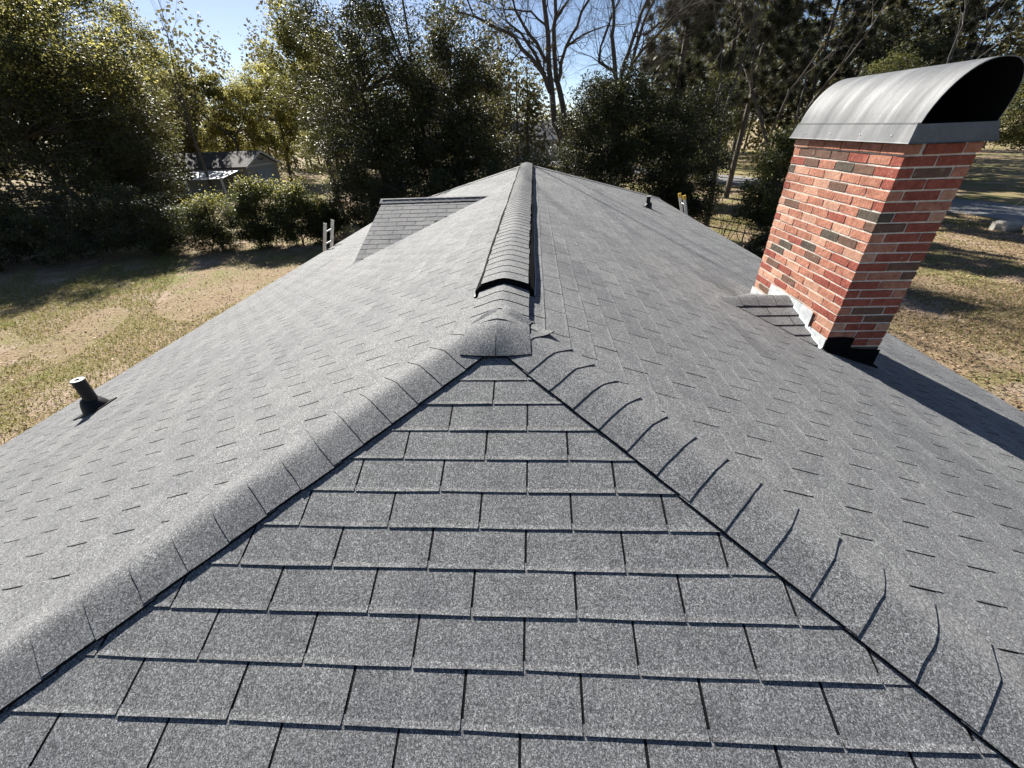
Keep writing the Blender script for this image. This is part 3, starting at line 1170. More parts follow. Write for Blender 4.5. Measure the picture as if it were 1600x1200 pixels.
for s in (-1, 1):
    a0, a1 = (yc + s * (hw + .37), ze - .13), (yc, zt - .02)
    mb.prism([(x1 + .345, a0[0], a0[1] - .08), (x1 + .345, a1[0], a1[1] - .08), (x1 + .345, a1[0], a1[1] + .11), (x1 + .345, a0[0], a0[1] + .11)],
             [(x1 + .305, a0[0], a0[1] - .08), (x1 + .305, a1[0], a1[1] - .08), (x1 + .305, a1[0], a1[1] + .11), (x1 + .305, a0[0], a0[1] + .11)])
mb.build('barge_board', M['shed_trim'], rf)
mb = MB()
mb.box(x1 + .01, x1 + .05, yc - 1.3, yc + 1.6, GZ, -2.05)
d_ = spart(mb, 'garage_door', M['shed_door'])
mb = MB()
mb.box(x1 + .012, x1 + .03, yc - 2.9, yc + 2.9, -1.72, -1.60)
spart(mb, 'trim_board', M['shed_trim'])
mb = MB()
for (dy, dz) in ((-.35, -1.13), (-.05, -1.2), (.25, -1.28), (.45, -1.14)):
    mb.box(x1 + .012, x1 + .04, yc + dy, yc + dy + .18, dz, dz + .14)
spart(mb, 'wall_ornament', M['dark_inside'])
# lean-to
mb = MB()
mb.prism([(-29.6, 43.5, -1.92), (-29.6, 40.3, -2.42), (-29.6, 40.3, -2.36), (-29.6, 43.5, -1.86)],
         [(-40.5, 43.5, -1.92), (-40.5, 40.3, -2.42), (-40.5, 40.3, -2.36), (-40.5, 43.5, -1.86)])
lt = spart(mb, 'lean_to_roof', M['white_sheet'])
mb = MB()
for x in (-29.8, -33.4, -37.0, -40.3):
    mb.box(x - .07, x + .07, 40.4, 40.54, GZ, -2.41)
spart(mb, 'lean_to_posts', M['shed_trim'])


# ------------------------------------------------------------------ far houses
def far_house(cx, cy, w, d, hw_, hr_, rot, label, wallm, roofm):
    root = empty('far_house', (cx, cy, GZ), label, 'house')
    root.rotation_euler = (0, 0, rot)
    mb = MB()
    mb.prism([(-w / 2, -d / 2, 0), (-w / 2, d / 2, 0), (-w / 2, d / 2, hw_), (-w / 2, 0, hr_ - .1), (-w / 2, -d / 2, hw_)],
             [(w / 2, -d / 2, 0), (w / 2, d / 2, 0), (w / 2, d / 2, hw_), (w / 2, 0, hr_ - .1), (w / 2, -d / 2, hw_)])
    mb.build('wall', wallm, root)
    mb = MB()
    for s in (-1, 1):
        a0, a1 = (s * (d / 2 + .4), hw_ - .12), (0, hr_)
        mb.prism([(-w / 2 - .4, a0[0], a0[1]), (-w / 2 - .4, a1[0], a1[1]), (-w / 2 - .4, a1[0], a1[1] + .1), (-w / 2 - .4, a0[0], a0[1] + .1)],
                 [(w / 2 + .4, a0[0], a0[1]), (w / 2 + .4, a1[0], a1[1]), (w / 2 + .4, a1[0], a1[1] + .1), (w / 2 + .4, a0[0], a0[1] + .1)])
    mb.build('roof', roofm, root)
    for x in (-w * .32, -w * .08, w * .3):
        mb = MB()
        mb.box(x - .55, x + .55, -d / 2 - .05, -d / 2 - .004, .95, 2.15)
        f = mb.build('window', M['shed_trim'], root)
        mb = MB()
        mb.box(x - .47, x + .47, -d / 2 - .062, -d / 2 - .052, 1.03, 2.07)
        mb.build('pane', M['glass'], f)
    mb = MB()
    mb.box(w * .08, w * .08 + .95, -d / 2 - .05, -d / 2 - .004, 0, 2.05)
    mb.build('door', M['shed_roof'], root)


far_house(-3, 82, 14, 8, 3.0, 5.6, 0.1, 'grey-roofed house far behind the bare tree beyond the ridge end', M['pale_wall'], M['grey_roof'])


# ------------------------------------------------------------------ boulders
def boulder(c, r, seed, label):
    rr_ = np.random.default_rng(seed)
    V, F = [], []
    nu, nv_ = 12, 8
    ph = rr_.uniform(0, 6, 6)
    for j in range(nv_ + 1):
        th = math.pi * j / nv_
        for i in range(nu):
            a = 2 * math.pi * i / nu
            d = Vector((math.sin(th) * math.cos(a), math.sin(th) * math.sin(a), math.cos(th)))
            k = 1 + .10 * math.sin(3 * a + ph[0]) * math.sin(th) + .08 * math.sin(5 * a + ph[1] + 2 * th) + rr_.uniform(-.05, .05)
            d = Vector((math.copysign(abs(d.x) ** .6, d.x), math.copysign(abs(d.y) ** .6, d.y), math.copysign(abs(d.z) ** .6, d.z)))
            V.append((c[0] + d.x * r[0] * k, c[1] + d.y * r[1] * k, GZ + r[2] * .55 + d.z * r[2] * k))
    for j in range(nv_):
        for i in range(nu):
            F.append((j * nu + i, (j + 1) * nu + i, (j + 1) * nu + (i + 1) % nu, j * nu + (i + 1) % nu))
    o = link('boulder', mesh_np('boulder', V, F, [M['boulder']]))
    tag(o, label, 'boulder', 'boulders on the verge')


boulder((23.1, 20.3), (0.55, 0.40, 0.30), 3, 'blocky pale boulder on the dry grass before the road, whole in view')
boulder((23.5, 19.2), (0.42, 0.38, 0.27), 5, 'pale boulder on the verge cut by the right edge of the picture')


# ------------------------------------------------------------------ trees
def tubes(segs, sides=5):
    """segs: array (n,8): p0(3) p1(3) r0 r1."""
    S = np.asarray(segs, float)
    p0, p1, r0, r1 = S[:, :3], S[:, 3:6], S[:, 6], S[:, 7]
    d = p1 - p0
    d /= np.linalg.norm(d, axis=1, keepdims=True) + 1e-9
    ref = np.where(np.abs(d[:, 2:3]) > 0.9, np.array([[1., 0, 0]]), np.array([[0, 0, 1.]]))
    u = np.cross(d, ref); u /= np.linalg.norm(u, axis=1, keepdims=True)
    v = np.cross(d, u)
    ang = np.arange(sides) * 2 * np.pi / sides
    ca, sa = np.cos(ang), np.sin(ang)
    rad = u[:, None, :] * ca[None, :, None] + v[:, None, :] * sa[None, :, None]
    A0 = p0[:, None, :] + rad * r0[:, None, None]
    A1 = p1[:, None, :] + rad * r1[:, None, None]
    V = np.concatenate([A0, A1], 1).reshape(-1, 3)
    base = (np.arange(len(S)) * 2 * sides)[:, None]
    i = np.arange(sides)[None, :]; j = (i + 1) % sides
    F = np.stack([base + i, base + sides + i, base + sides + j, base + j], -1).reshape(-1, 4)
    return V, F


def leaves(C_, size, r, up=0.35, aspect=0.5):
    n = len(C_)
    nrm = r.normal(size=(n, 3)); nrm[:, 2] = np.abs(nrm[:, 2]) + up
    nrm /= np.linalg.norm(nrm, axis=1, keepdims=True)
    d = r.normal(size=(n, 3))
    d -= nrm * (d * nrm).sum(1, keepdims=True); d /= np.linalg.norm(d, axis=1, keepdims=True) + 1e-9
    s = np.cross(nrm, d)
    L = (size * r.uniform(0.6, 1.35, n))[:, None]
    Wd = L * aspect * r.uniform(0.7, 1.2, n)[:, None]
    V = np.stack([C_ - d * L * .5, C_ + s * Wd * .5 - nrm * L * .06, C_ + d * L * .5, C_ - s * Wd * .5 - nrm * L * .06], 1).reshape(-1, 3)
    F = np.arange(n * 4).reshape(n, 4)
    return V, F


def crown_clumps(r, centre, rad, n, lobes=4, hollow=0.45):
    cs = []
    lob = [r.normal(size=3) for _ in range(lobes)]
    lob = [l / np.linalg.norm(l) for l in lob]
    while len(cs) < n:
        d = r.normal(size=3); d /= np.linalg.norm(d)
        k = r.uniform(hollow ** 3, 1) ** (1 / 3)
        bump_ = 0.80 + 0.28 * max((max(0, float(d @ l)) ** 3 for l in lob)) + r.uniform(-.08, .10)
        p = np.array(centre) + d * k * bump_ * np.array(rad)
        if p[2] > GZ + 0.25:
            cs.append(p)
    return np.array(cs)


def leafy(name, label, base, centre, rad, n_clump, n_leaf, size, mat, seed, clump_r=0.75, trunk_r=0.18, stems=1, group=None, cat='tree', up=0.35, bark='bark', hollow=0.45, lobes=4, aspect=0.5, extra=None):
    r = np.random.default_rng(seed)
    b = Vector((base[0], base[1], GZ))
    root = empty(name, b, label, cat, group)
    off = np.array([base[0], base[1], GZ])
    cs = crown_clumps(r, centre, rad, n_clump, lobes, hollow)
    # trunk(s) and limbs
    segs = []
    nodes = []
    for k in range(stems):
        p = np.array([base[0], base[1], GZ - .05]) + np.array([r.uniform(-.3, .3), r.uniform(-.3, .3), 0]) * (stems > 1)
        top = np.array(centre) + np.array([r.uniform(-.3, .3) * rad[0], r.uniform(-.3, .3) * rad[1], rad[2] * r.uniform(.35, .6)])
        q = 7
        for i in range(q):
            t0, t1 = i / q, (i + 1) / q
            def pt(t): return p * (1 - t) + top * t + np.array([math.sin(t * 5 + seed), math.cos(t * 4 + seed), 0]) * .16 * math.sin(math.pi * t)
            segs.append((*pt(t0), *pt(t1), trunk_r * (1 - .8 * t0) / stems ** .5, trunk_r * (1 - .8 * t1) / stems ** .5))
            nodes.append((pt(t1), trunk_r * (1 - .8 * t1)))
    for c in cs:
        best = min(nodes, key=lambda nd: np.linalg.norm(nd[0] - c) + (2.0 if nd[0][2] > c[2] + .2 else 0))
        a = best[0]
        m = (a + c) / 2 + np.array([r.uniform(-.2, .2), r.uniform(-.2, .2), r.uniform(0, .35)])
        rr0 = min(best[1] * .5, .06)
        segs.append((*a, *m, rr0, rr0 * .6)); segs.append((*m, *c, rr0 * .6, rr0 * .2))
        for _ in range(3):
            e = c + r.normal(size=3) * clump_r * .55
            segs.append((*c, *e, rr0 * .25, .004))
    V, F = tubes(segs, 5)
    o = link('trunk', mesh_np('trunk', V - off, F, [M[bark]], smooth=True), root)
    # leaves gathered in clumps
    w = r.uniform(.5, 1.5, len(cs)); w /= w.sum()
    pick = r.choice(len(cs), n_leaf, p=w)
    dirs = r.normal(size=(n_leaf, 3)); dirs /= np.linalg.norm(dirs, axis=1, keepdims=True)
    rr_ = clump_r * r.uniform(.6, 1.3, len(cs))[pick] * r.uniform(0.1, 1, n_leaf) ** 0.5
    P = cs[pick] + dirs * rr_[:, None] * np.array([1, 1, .75])
    P = P[P[:, 2] > GZ + 0.05]
    V, F = leaves(P, size, r, up, aspect)
    link('crown', mesh_np('crown', V - off, F, [M[mat]]), root)
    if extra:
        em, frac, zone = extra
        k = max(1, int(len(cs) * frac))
        ec_ = cs[np.argsort(-cs[:, 2] * zone)[:k]] if zone else cs[r.choice(len(cs), k)]  # zone set: crown tops get lighter leaves, sunlight put into their colour
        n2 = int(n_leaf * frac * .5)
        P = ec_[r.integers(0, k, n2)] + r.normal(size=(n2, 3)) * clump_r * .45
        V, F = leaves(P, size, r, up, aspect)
        link('sunlit_or_mixed_leaves', mesh_np('sunlit_or_mixed_leaves', V - off, F, [M[em]]), root)
    return root


def bare_segs(r, base, height, rad, spread, depth=6, lean=(0, 0), fork=0.35, min_r=0.006, twist=0.25):
    segs, tips = [], []

    def grow(p, d, L, rr, k):
        n = 3
        for i in range(n):
            d2 = d + r.normal(size=3) * twist * .35 + np.array([0, 0, .05])
            d2 /= np.linalg.norm(d2)
            q = p + d2 * L / n
            r2 = rr * (.90 if i < n - 1 else .84)
            segs.append((*p, *q, rr, r2))
            if k > 0 and k < depth - 1 and r.random() < .45:
                s = d2 + r.normal(size=3) * .85
                s /= np.linalg.norm(s)
                grow(q, s, L * .45, r2 * .42, max(0, k - 2))
            p, d, rr = q, d2, r2
        if k == 0 or rr < min_r:
            tips.append(p)
            return
        m = 2 if r.random() < .68 else 3
        for i in range(m):
            s = d + r.normal(size=3) * spread
            s[2] += .10
            s /= np.linalg.norm(s)
            grow(p, s, L * r.uniform(.66, .86), rr * (.80 if i == 0 else .62), k - 1)

    d0 = np.array([lean[0], lean[1], 1.0]); d0 /= np.linalg.norm(d0)
    grow(np.array([base[0], base[1], GZ - .05]), d0, height * fork, rad, depth)
    return segs, np.array(tips)


def bare(label, base, height, rad, seed, spread=0.42, depth=6, lean=(0, 0), fork=.33, group=None, bark='bark', leaf=None, name='bare_tree', cat='tree', stems=1, twist=.25):
    r = np.random.default_rng(seed)
    root = empty(name, (base[0], base[1], GZ), label, cat, group)
    off = np.array([base[0], base[1], GZ])
    segs, tips = [], []
    for k in range(stems):
        bb = (base[0] + (r.uniform(-.35, .35) if stems > 1 else 0), base[1] + (r.uniform(-.3, .3) if stems > 1 else 0))
        l2 = (lean[0] + (r.uniform(-.3, .3) if stems > 1 else 0), lean[1] + (r.uniform(-.2, .2) if stems > 1 else 0))
        s, t = bare_segs(r, bb, height, rad / (stems ** .35), spread, depth, l2, fork, twist=twist)
        segs += s; tips.append(t)
    S = np.array(segs)
    big = S[:, 6] > .03
    V1, F1 = tubes(S[big], 7)
    link('trunk', mesh_np('trunk', V1 - off, F1, [M[bark]], smooth=True), root)
    V2, F2 = tubes(S[~big], 3)
    tag(link('twigs', mesh_np('twigs', V2 - off, F2, [M[bark]]), root), kind='stuff')
    if leaf:
        mat, n, size, cr = leaf
        T = np.concatenate(tips)
        P = T[r.integers(0, len(T), n)] + r.normal(size=(n, 3)) * cr
        V, F = leaves(P, size, r)
        link('crown', mesh_np('crown', V - off, F, [M[mat]]), root)
    return root


def pine(label, base, height, rad, seed, crown_from=.45, n_limb=34, spread=2.6, tuft=200, group=None):
    r = np.random.default_rng(seed)
    root = empty('pine_tree', (base[0], base[1], GZ), label, 'tree', group)
    off = np.array([base[0], base[1], GZ])
    segs, cs = [], []
    q = 9
    ln = r.uniform(-.03, .03, 2)
    def pt(t): return np.array([base[0] + ln[0] * t * height, base[1] + ln[1] * t * height, GZ + t * height])
    for i in range(q):
        segs.append((*pt(i / q), *pt((i + 1) / q), rad * (1 - .8 * i / q), rad * (1 - .8 * (i + 1) / q)))
    for i in range(n_limb):
        t = crown_from + (1 - crown_from) * (i + r.random()) / n_limb
        a = r.uniform(0, 2 * math.pi)
        L = spread * (1 - .75 * ((t - crown_from) / (1 - crown_from)) ** 1.5) * r.uniform(.55, 1.15)
        p = pt(min(t, .99)); d = np.array([math.cos(a), math.sin(a), r.uniform(-.05, .4)])
        m = p + d * L * .55; e = p + d * L + np.array([0, 0, .25])
        segs.append((*p, *m, .045, .03)); segs.append((*m, *e, .03, .012))
        for k in range(6):
            c = (m if k < 2 else e) + r.normal(size=3) * np.array([.5, .5, .28]) * (L / 2.2)
            cs.append(c); segs.append((*(m if k % 2 else e), *c, .012, .006))
    V, F = tubes(segs, 5)
    link('trunk', mesh_np('trunk', V - off, F, [M['bark']], smooth=True), root)
    cs = np.array(cs)
    n = len(cs) * tuft
    c = np.repeat(cs, tuft, 0)
    d = r.normal(size=(n, 3)); d[:, 2] += .25; d /= np.linalg.norm(d, axis=1, keepdims=True)
    P0 = c + d * r.uniform(0, .18, n)[:, None]
    L = r.uniform(.22, .42, n)[:, None]
    s = np.cross(d, r.normal(size=(n, 3))); s /= np.linalg.norm(s, axis=1, keepdims=True) + 1e-9
    V = np.stack([P0 - s * .024, P0 + s * .024, P0 + d * L], 1).reshape(-1, 3)
    F = np.arange(n * 3).reshape(n, 3)
    link('crown', mesh_np('crown', V - off, F, [M['needle']]), root)
    return root


# --- left side: tall evergreens and the shrub border
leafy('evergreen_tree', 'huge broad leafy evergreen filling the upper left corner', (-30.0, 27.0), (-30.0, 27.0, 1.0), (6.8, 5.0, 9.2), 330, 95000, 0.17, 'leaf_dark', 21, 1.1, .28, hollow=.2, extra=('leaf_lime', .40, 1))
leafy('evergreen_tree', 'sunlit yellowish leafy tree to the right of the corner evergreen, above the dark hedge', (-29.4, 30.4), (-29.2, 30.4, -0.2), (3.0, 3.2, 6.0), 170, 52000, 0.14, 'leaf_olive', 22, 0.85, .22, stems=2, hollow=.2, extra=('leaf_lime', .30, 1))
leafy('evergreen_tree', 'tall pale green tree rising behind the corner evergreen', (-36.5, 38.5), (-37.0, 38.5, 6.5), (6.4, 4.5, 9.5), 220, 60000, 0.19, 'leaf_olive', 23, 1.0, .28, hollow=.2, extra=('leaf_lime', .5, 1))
hedge = [(-26.6, 17.9, 2.5, 2.9, 'leaf_dark', 'dark shrub at the left frame edge, beginning the hedge'),
         (-23.2, 18.8, 2.6, 3.6, 'leaf_dark', 'second dark shrub of the hedge from the left edge'),
         (-19.8, 19.6, 2.3, 3.4, 'leaf_dark', 'third dark shrub of the hedge from the left edge, under the yellowish tree'),
         (-16.9, 20.2, 1.8, 2.75, 'leaf_shrub', 'leafy hedge shrub in front of the white lean-to'),
         (-14.5, 20.6, 1.15, 3.2, 'leaf_shrub', 'hedge shrub with bright tip hiding the gap below the outbuilding gable'),
         (-12.7, 21.0, 1.25, 3.1, 'leaf_shrub', 'glossy green hedge shrub right of the outbuilding gable'),
         (-11.3, 21.6, 1.1, 2.3, 'leaf_shrub', 'low yellow-green hedge shrub behind the bare aluminium ladder')]
for i, (x, y, rw, h, mt, lb) in enumerate(hedge):
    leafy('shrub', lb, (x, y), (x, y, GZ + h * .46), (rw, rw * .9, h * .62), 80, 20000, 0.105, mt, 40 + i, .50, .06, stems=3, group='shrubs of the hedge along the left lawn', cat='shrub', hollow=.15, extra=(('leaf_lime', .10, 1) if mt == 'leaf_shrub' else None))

# --- far left: pale spring trees beyond the outbuilding
spring = [(-46, 60, 13, 'pale yellow-green tree behind the left end of the outbuilding roof'),
          (-38.5, 57, 12.5, 'pale yellow-green tree standing right behind the outbuilding ridge'),
          (-31.5, 56, 13.5, 'bright yellow-green tree behind the outbuilding gable'),
          (-25.5, 58, 13, 'yellow-green tree between the outbuilding and the dark central evergreen'),
          (-56, 70, 17, 'tall pale tree far behind the outbuilding, left of the sky gap')]
for i, (x, y, h, lb) in enumerate(spring):
    leafy('spring_tree', lb, (x, y), (x, y, GZ + h * .58), (4.3, 3.6, h * .46), 110, 24000, .24, 'leaf_lime', 60 + i, 1.0, .2, hollow=.15, group='pale spring trees beyond the outbuilding', bark='bark_grey', extra=('leaf_olive', .4, 0))
bare('thin bare tree showing twigs against the sky gap at upper left', (-31.5, 41), 15, .16, 71, .30, 6, bark='bark_grey')
bare('bare tree with low fork in front of the pale spring trees', (-34.5, 52), 15, .2, 73, .42, 6, bark='bark')

# --- centre: the dark evergreens behind the house
leafy('evergreen_tree', 'big dark dense evergreen behind the cross gable, left of centre', (-7.8, 22.0), (-7.8, 22.0, 0.8), (3.5, 3.2, 6.6), 300, 95000, 0.115, 'leaf_dark', 31, 0.80, .26, hollow=.1, extra=('leaf_olive', .16, 0))
leafy('evergreen_tree', 'dark evergreen behind the ridge end, just left of the big bare tree', (-3.9, 22.4), (-3.6, 22.4, 0.4), (2.6, 2.6, 6.0), 240, 76000, 0.115, 'leaf_dark', 32, 0.75, .22, hollow=.1, extra=('leaf_olive', .18, 0))
leafy('evergreen_shrub', 'broad dark shrub behind the far left roof slope', (-5.6, 19.0), (-5.6, 19.0, -2.4), (3.2, 1.5, 2.0), 100, 26000, 0.10, 'leaf_dark', 33, .55, .07, stems=3, cat='shrub', hollow=.15)
leafy('evergreen_shrub', 'dark shrub straight behind the far ridge end', (-0.6, 19.4), (-0.6, 19.4, -2.2), (2.8, 1.5, 2.2), 100, 26000, 0.10, 'leaf_dark', 34, .55, .07, stems=3, cat='shrub', hollow=.15)
bare('tall slender bare tree rising through the central evergreen above the frame', (-4.6, 22.6), 16.5, .13, 72, .20, 6, fork=.42)
leafy('olive_tree', 'yellow-olive leafy tree peeping out left of the central evergreen', (-14.5, 31), (-14.5, 31, 3.4), (2.6, 2.6, 5.4), 90, 20000, .17, 'leaf_olive', 35, .85, .2, hollow=.2, extra=('leaf_lime', .4, 1))

# --- centre right
D_LIMBS = [[(1.99, 25.0, -1.16), (1.66, 25.0, 0.31), (1.29, 25.0, 1.0), (1.1, 25.0, 2.6), (0.93, 25.0, 3.79), (0.77, 25.0, 5.45), (0.62, 25.0, 6.29)],
           [(1.99, 25.2, -0.76), (1.81, 25.3, 0.98), (1.58, 25.4, 2.35), (1.35, 25.4, 2.98), (1.2, 25.8, 5.02), (1.3, 25.9, 5.53), (1.23, 26.2, 6.5)],
           [(1.49, 25.3, 2.85), (1.56, 25.0, 3.54), (1.77, 24.6, 4.11), (2.27, 24.2, 4.84), (2.71, 23.8, 5.66), (2.86, 23.6, 6.0)],
           [(1.84, 24.6, 4.15), (2.61, 24.8, 4.59), (3.78, 25.3, 4.95)],
           [(1.03, 25.0, 2.35), (0.05, 24.4, 3.76), (-0.77, 24.0, 4.57), (-1.75, 23.4, 4.88), (-2.55, 23.0, 5.2)],
           [(0.91, 25.2, 2.8), (0.27, 25.6, 4.0), (-0.47, 26.0, 4.95), (-1.22, 26.4, 5.5)],
           [(0.82, 25.0, 3.62), (0.34, 24.5, 4.32), (-0.28, 24.1, 4.93), (-0.67, 23.8, 5.46), (-0.84, 23.5, 5.95)],
           [(0.74, 25.0, 5.08), (0.06, 25.5, 5.68), (-0.8, 25.8, 5.85), (-1.54, 26.0, 5.94)],
           [(1.26, 25.9, 5.42), (1.96, 26.4, 6.19), (2.25, 26.6, 6.54)]]
D_R = [.21, .18, .10, .055, .12, .10, .095, .055, .065]
F_LIMBS = [[(4.2, 23.0, 0.5), (4.18, 23.0, 1.78), (4.01, 23.0, 3.13), (3.77, 23.0, 4.24), (3.81, 23.2, 5.11), (3.69, 23.3, 5.81)],
           [(4.35, 23.0, 0.4), (4.35, 23.0, 1.77), (4.41, 23.0, 3.11), (4.7, 22.7, 4.11), (4.86, 22.4, 4.83), (5.08, 22.1, 5.37)],
           [(4.5, 23.2, 0.6), (4.59, 23.3, 2.07), (4.86, 23.3, 3.23), (5.13, 23.6, 4.27), (5.32, 23.8, 4.85), (5.78, 24.0, 5.66)],
           [(4.55, 22.9, 2.4), (4.77, 22.8, 3.13), (5.13, 22.6, 3.62), (5.54, 22.4, 3.98), (6.14, 22.0, 4.62), (7.22, 21.5, 4.98)],
           [(4.06, 23.2, 2.93), (3.29, 23.3, 3.35), (3.34, 23.5, 3.91), (3.64, 23.7, 4.6), (3.82, 23.9, 5.13), (4.23, 24.0, 5.78)],
           [(5.18, 22.6, 4.17), (5.8, 22.8, 4.57), (6.62, 23.0, 4.91)]]
F_R = [.13, .12, .12, .09, .07, .06]


def limb_tree(label, base, limbs, radii, seed, up_to=3.2, bark='bark'):
    """A bare tree whose main limbs are given; smaller branches grow from them."""
    r = np.random.default_rng(seed)
    root = empty('bare_tree', (base[0], base[1], GZ), label, 'tree')
    off = np.array([base[0], base[1], GZ])
    segs = []

    def twig(p, d, L, rr, k):
        for i in range(3):
            d = d + r.normal(size=3) * .22 + np.array([0, 0, .06]); d /= np.linalg.norm(d)
            q = p + d * L / 3
            segs.append((*p, *q, rr, rr * .8)); rr *= .8; p = q
            if k > 0 and r.random() < .75:
                e = d + r.normal(size=3) * .75; e /= np.linalg.norm(e)
                twig(p, e, L * r.uniform(.45, .7), rr * .6, k - 1)
        if k > 0:
            for _ in range(2):
                e = d + r.normal(size=3) * .45; e /= np.linalg.norm(e)
                twig(p, e, L * r.uniform(.6, .8), rr * .75, k - 1)

    for n, (pts, r0) in enumerate(zip(limbs, radii)):
        P = [np.array(p) for p in pts]
        # subdivide with a little crookedness
        Q = [P[0]]
        for a, b in zip(P[:-1], P[1:]):
            Q.append((a + b) / 2 + r.normal(size=3) * .035 * np.linalg.norm(b - a)); Q.append(b)
        r1 = r0 * .42
        m = len(Q) - 1
        if P[0][2] < 1.0:
            g = np.array([base[0], base[1], GZ - .1]) + np.array([.15 * (n - .5), 0, 0])
            segs.append((*g, *((g + Q[0]) / 2 + np.array([.05, 0, 0])), r0 * 1.35, r0 * 1.12)); segs.append((*((g + Q[0]) / 2 + np.array([.05, 0, 0])), *Q[0], r0 * 1.12, r0))
        for i in range(m):
            ra, rb = r0 + (r1 - r0) * i / m, r0 + (r1 - r0) * (i + 1) / m
            segs.append((*Q[i], *Q[i + 1], ra, rb))
            if Q[i + 1][2] > 2.2 and r.random() < .85:
                d = (Q[i + 1] - Q[i]); d /= np.linalg.norm(d)
                e = d + r.normal(size=3) * .7; e /= np.linalg.norm(e)
                twig(Q[i + 1], e, r.uniform(.9, 1.9), min(rb * .4, .035), 3)
                e = d + r.normal(size=3) * .9; e /= np.linalg.norm(e)
                twig(Q[i + 1], e, r.uniform(.7, 1.4), min(rb * .3, .02), 3)
        d = Q[-1] - Q[-2]; d /= np.linalg.norm(d)
        for _ in range(2):
            e = d + r.normal(size=3) * .3 + np.array([0, 0, .15]); e /= np.linalg.norm(e)
            twig(Q[-1], e, up_to * r.uniform(.7, 1.1), r1 * .8, 4)
    S = np.array(segs)
    big = S[:, 6] > .03
    V1, F1 = tubes(S[big], 8)
    link('trunk', mesh_np('trunk', V1 - off, F1, [M[bark]], smooth=True), root)
    V2, F2 = tubes(S[~big], 3)
    tag(link('twigs', mesh_np('twigs', V2 - off, F2, [M[bark]]), root), kind='stuff')


limb_tree('big bare forked tree behind the ridge end, branches fanned against the sky', (2.0, 25.0), D_LIMBS, D_R, 83)
limb_tree('many-stemmed bare tree right of the forked one, above the dark evergreen', (4.4, 23.0), F_LIMBS, F_R, 84, 2.8)
leafy('evergreen_tree', 'dark glossy evergreen right of the ridge end, under the many-stemmed bare tree', (3.7, 20.2), (3.7, 20.2, -0.5), (2.3, 2.0, 4.3), 200, 62000, 0.105, 'leaf_dark', 36, .62, .16, stems=2, hollow=.1, extra=('leaf_olive', .10, 0))
leafy('evergreen_tree', 'dark glossy evergreen behind the ladder with yellow tips', (7.0, 20.6), (7.1, 20.6, -1.0), (2.2, 1.9, 3.6), 180, 54000, 0.105, 'leaf_dark', 37, .62, .14, stems=2, hollow=.1, extra=('leaf_olive', .14, 0))
leafy('olive_shrub', 'sunlit olive thicket behind the right-hand dark evergreen', (11.0, 31.5), (11.0, 31.5, -0.3), (2.4, 2.0, 3.6), 110, 26000, .13, 'leaf_olive', 38, .7, .08, stems=4, cat='shrub', hollow=.2)
leafy('olive_shrub', 'olive shrub above the sunlit lawn gap left of the chimney', (16.0, 44.0), (16.0, 44.0, 0.6), (3.8, 2.4, 3.6), 110, 24000, .16, 'leaf_olive', 39, .8, .10, stems=4, cat='shrub', hollow=.2)
leafy('evergreen_shrub', 'tall dark shrub touching the left side of the chimney in view', (9.7, 16.2), (9.7, 16.2, -1.6), (1.15, 1.1, 2.9), 100, 25000, .095, 'leaf_shrub', 51, .48, .09, stems=3, cat='shrub', hollow=.15, extra=('leaf_olive', .25, 1))
leafy('evergreen_shrub', 'low dark shrub along the right eave below the lawn gap', (8.9, 13.6), (8.9, 13.6, -3.3), (1.1, 1.0, 1.0), 60, 13000, .085, 'leaf_dark', 52, .40, .05, stems=3, cat='shrub', hollow=.2)
for i, (x, y, lb) in enumerate([(8.4, 17.6, 'leafless thicket of thin stems beside the ladder with yellow tips'), (9.9, 19.4, 'thin bare stems in front of the sunlit lawn gap'), (7.6, 16.2, 'low twiggy stems just past the ladder with yellow tips')]):
    bare(lb, (x, y), 4.2 - .5 * i, .035, 90 + i, .55, 5, fork=.34, twist=.6, stems=4, group='bare thickets right of the house', name='twiggy_shrub', cat='shrub')

# --- right: pines, bare trees and the twigs by the road
pine('dark pine above the left end of the chimney cowl, tallest of the group', (18.0, 47.0), 21, .28, 101, .22, 60, 3.9)
pine('pine right of the many-stemmed bare tree, against the sky', (13.4, 44.0), 19, .26, 102, .28, 54, 3.5)
pine('pine behind the chimney cowl', (26.0, 46.0), 19, .26, 103, .22, 56, 3.9)
pine('pine at the upper right corner beyond the cowl', (35.0, 44.0), 17, .26, 104, .2, 54, 4.0)
bare('grey bare tree behind the left end of the cowl', (20.0, 37.0), 14, .20, 85, .48, 7, bark='bark_grey')
bare('grey bare tree behind the right end of the cowl', (29.0, 34.5), 13, .20, 86, .48, 7, bark='bark_grey')
bare('bare tree between the olive thicket and the pines', (12.0, 36.0), 13, .18, 87, .45, 7, bark='bark_grey', lean=(-.1, 0))
pine('near pine right of the many-stemmed bare tree, over the ladder with yellow tips', (8.6, 28.5), 15.5, .22, 107, .34, 44, 2.6)
pine('pine over the sunlit lawn gap', (14.6, 32.5), 16, .22, 108, .34, 44, 2.8)
pine('broad pine between the tallest pine and the pine behind the cowl', (22.5, 52.0), 19, .26, 105, .2, 54, 4.2)
pine('pine filling the sky right of the pine behind the cowl', (31.5, 50.0), 19, .26, 106, .2, 54, 4.2)
leafy('olive_tree', 'olive-leaved tree behind the cowl, left of the right-hand bare tree', (24.0, 33.5), (24.0, 33.5, 0.2), (3.2, 2.6, 4.2), 120, 28000, .14, 'leaf_olive', 53, .75, .16, hollow=.2, extra=('leaf_dark', .4, 0))
leafy('olive_tree', 'olive-leaved drooping tree at the right edge beyond the cowl', (25.2, 19.2), (20.9, 19.6, 0.75), (2.1, 2.0, 1.5), 80, 15000, .10, 'leaf_olive', 54, .55, .12)
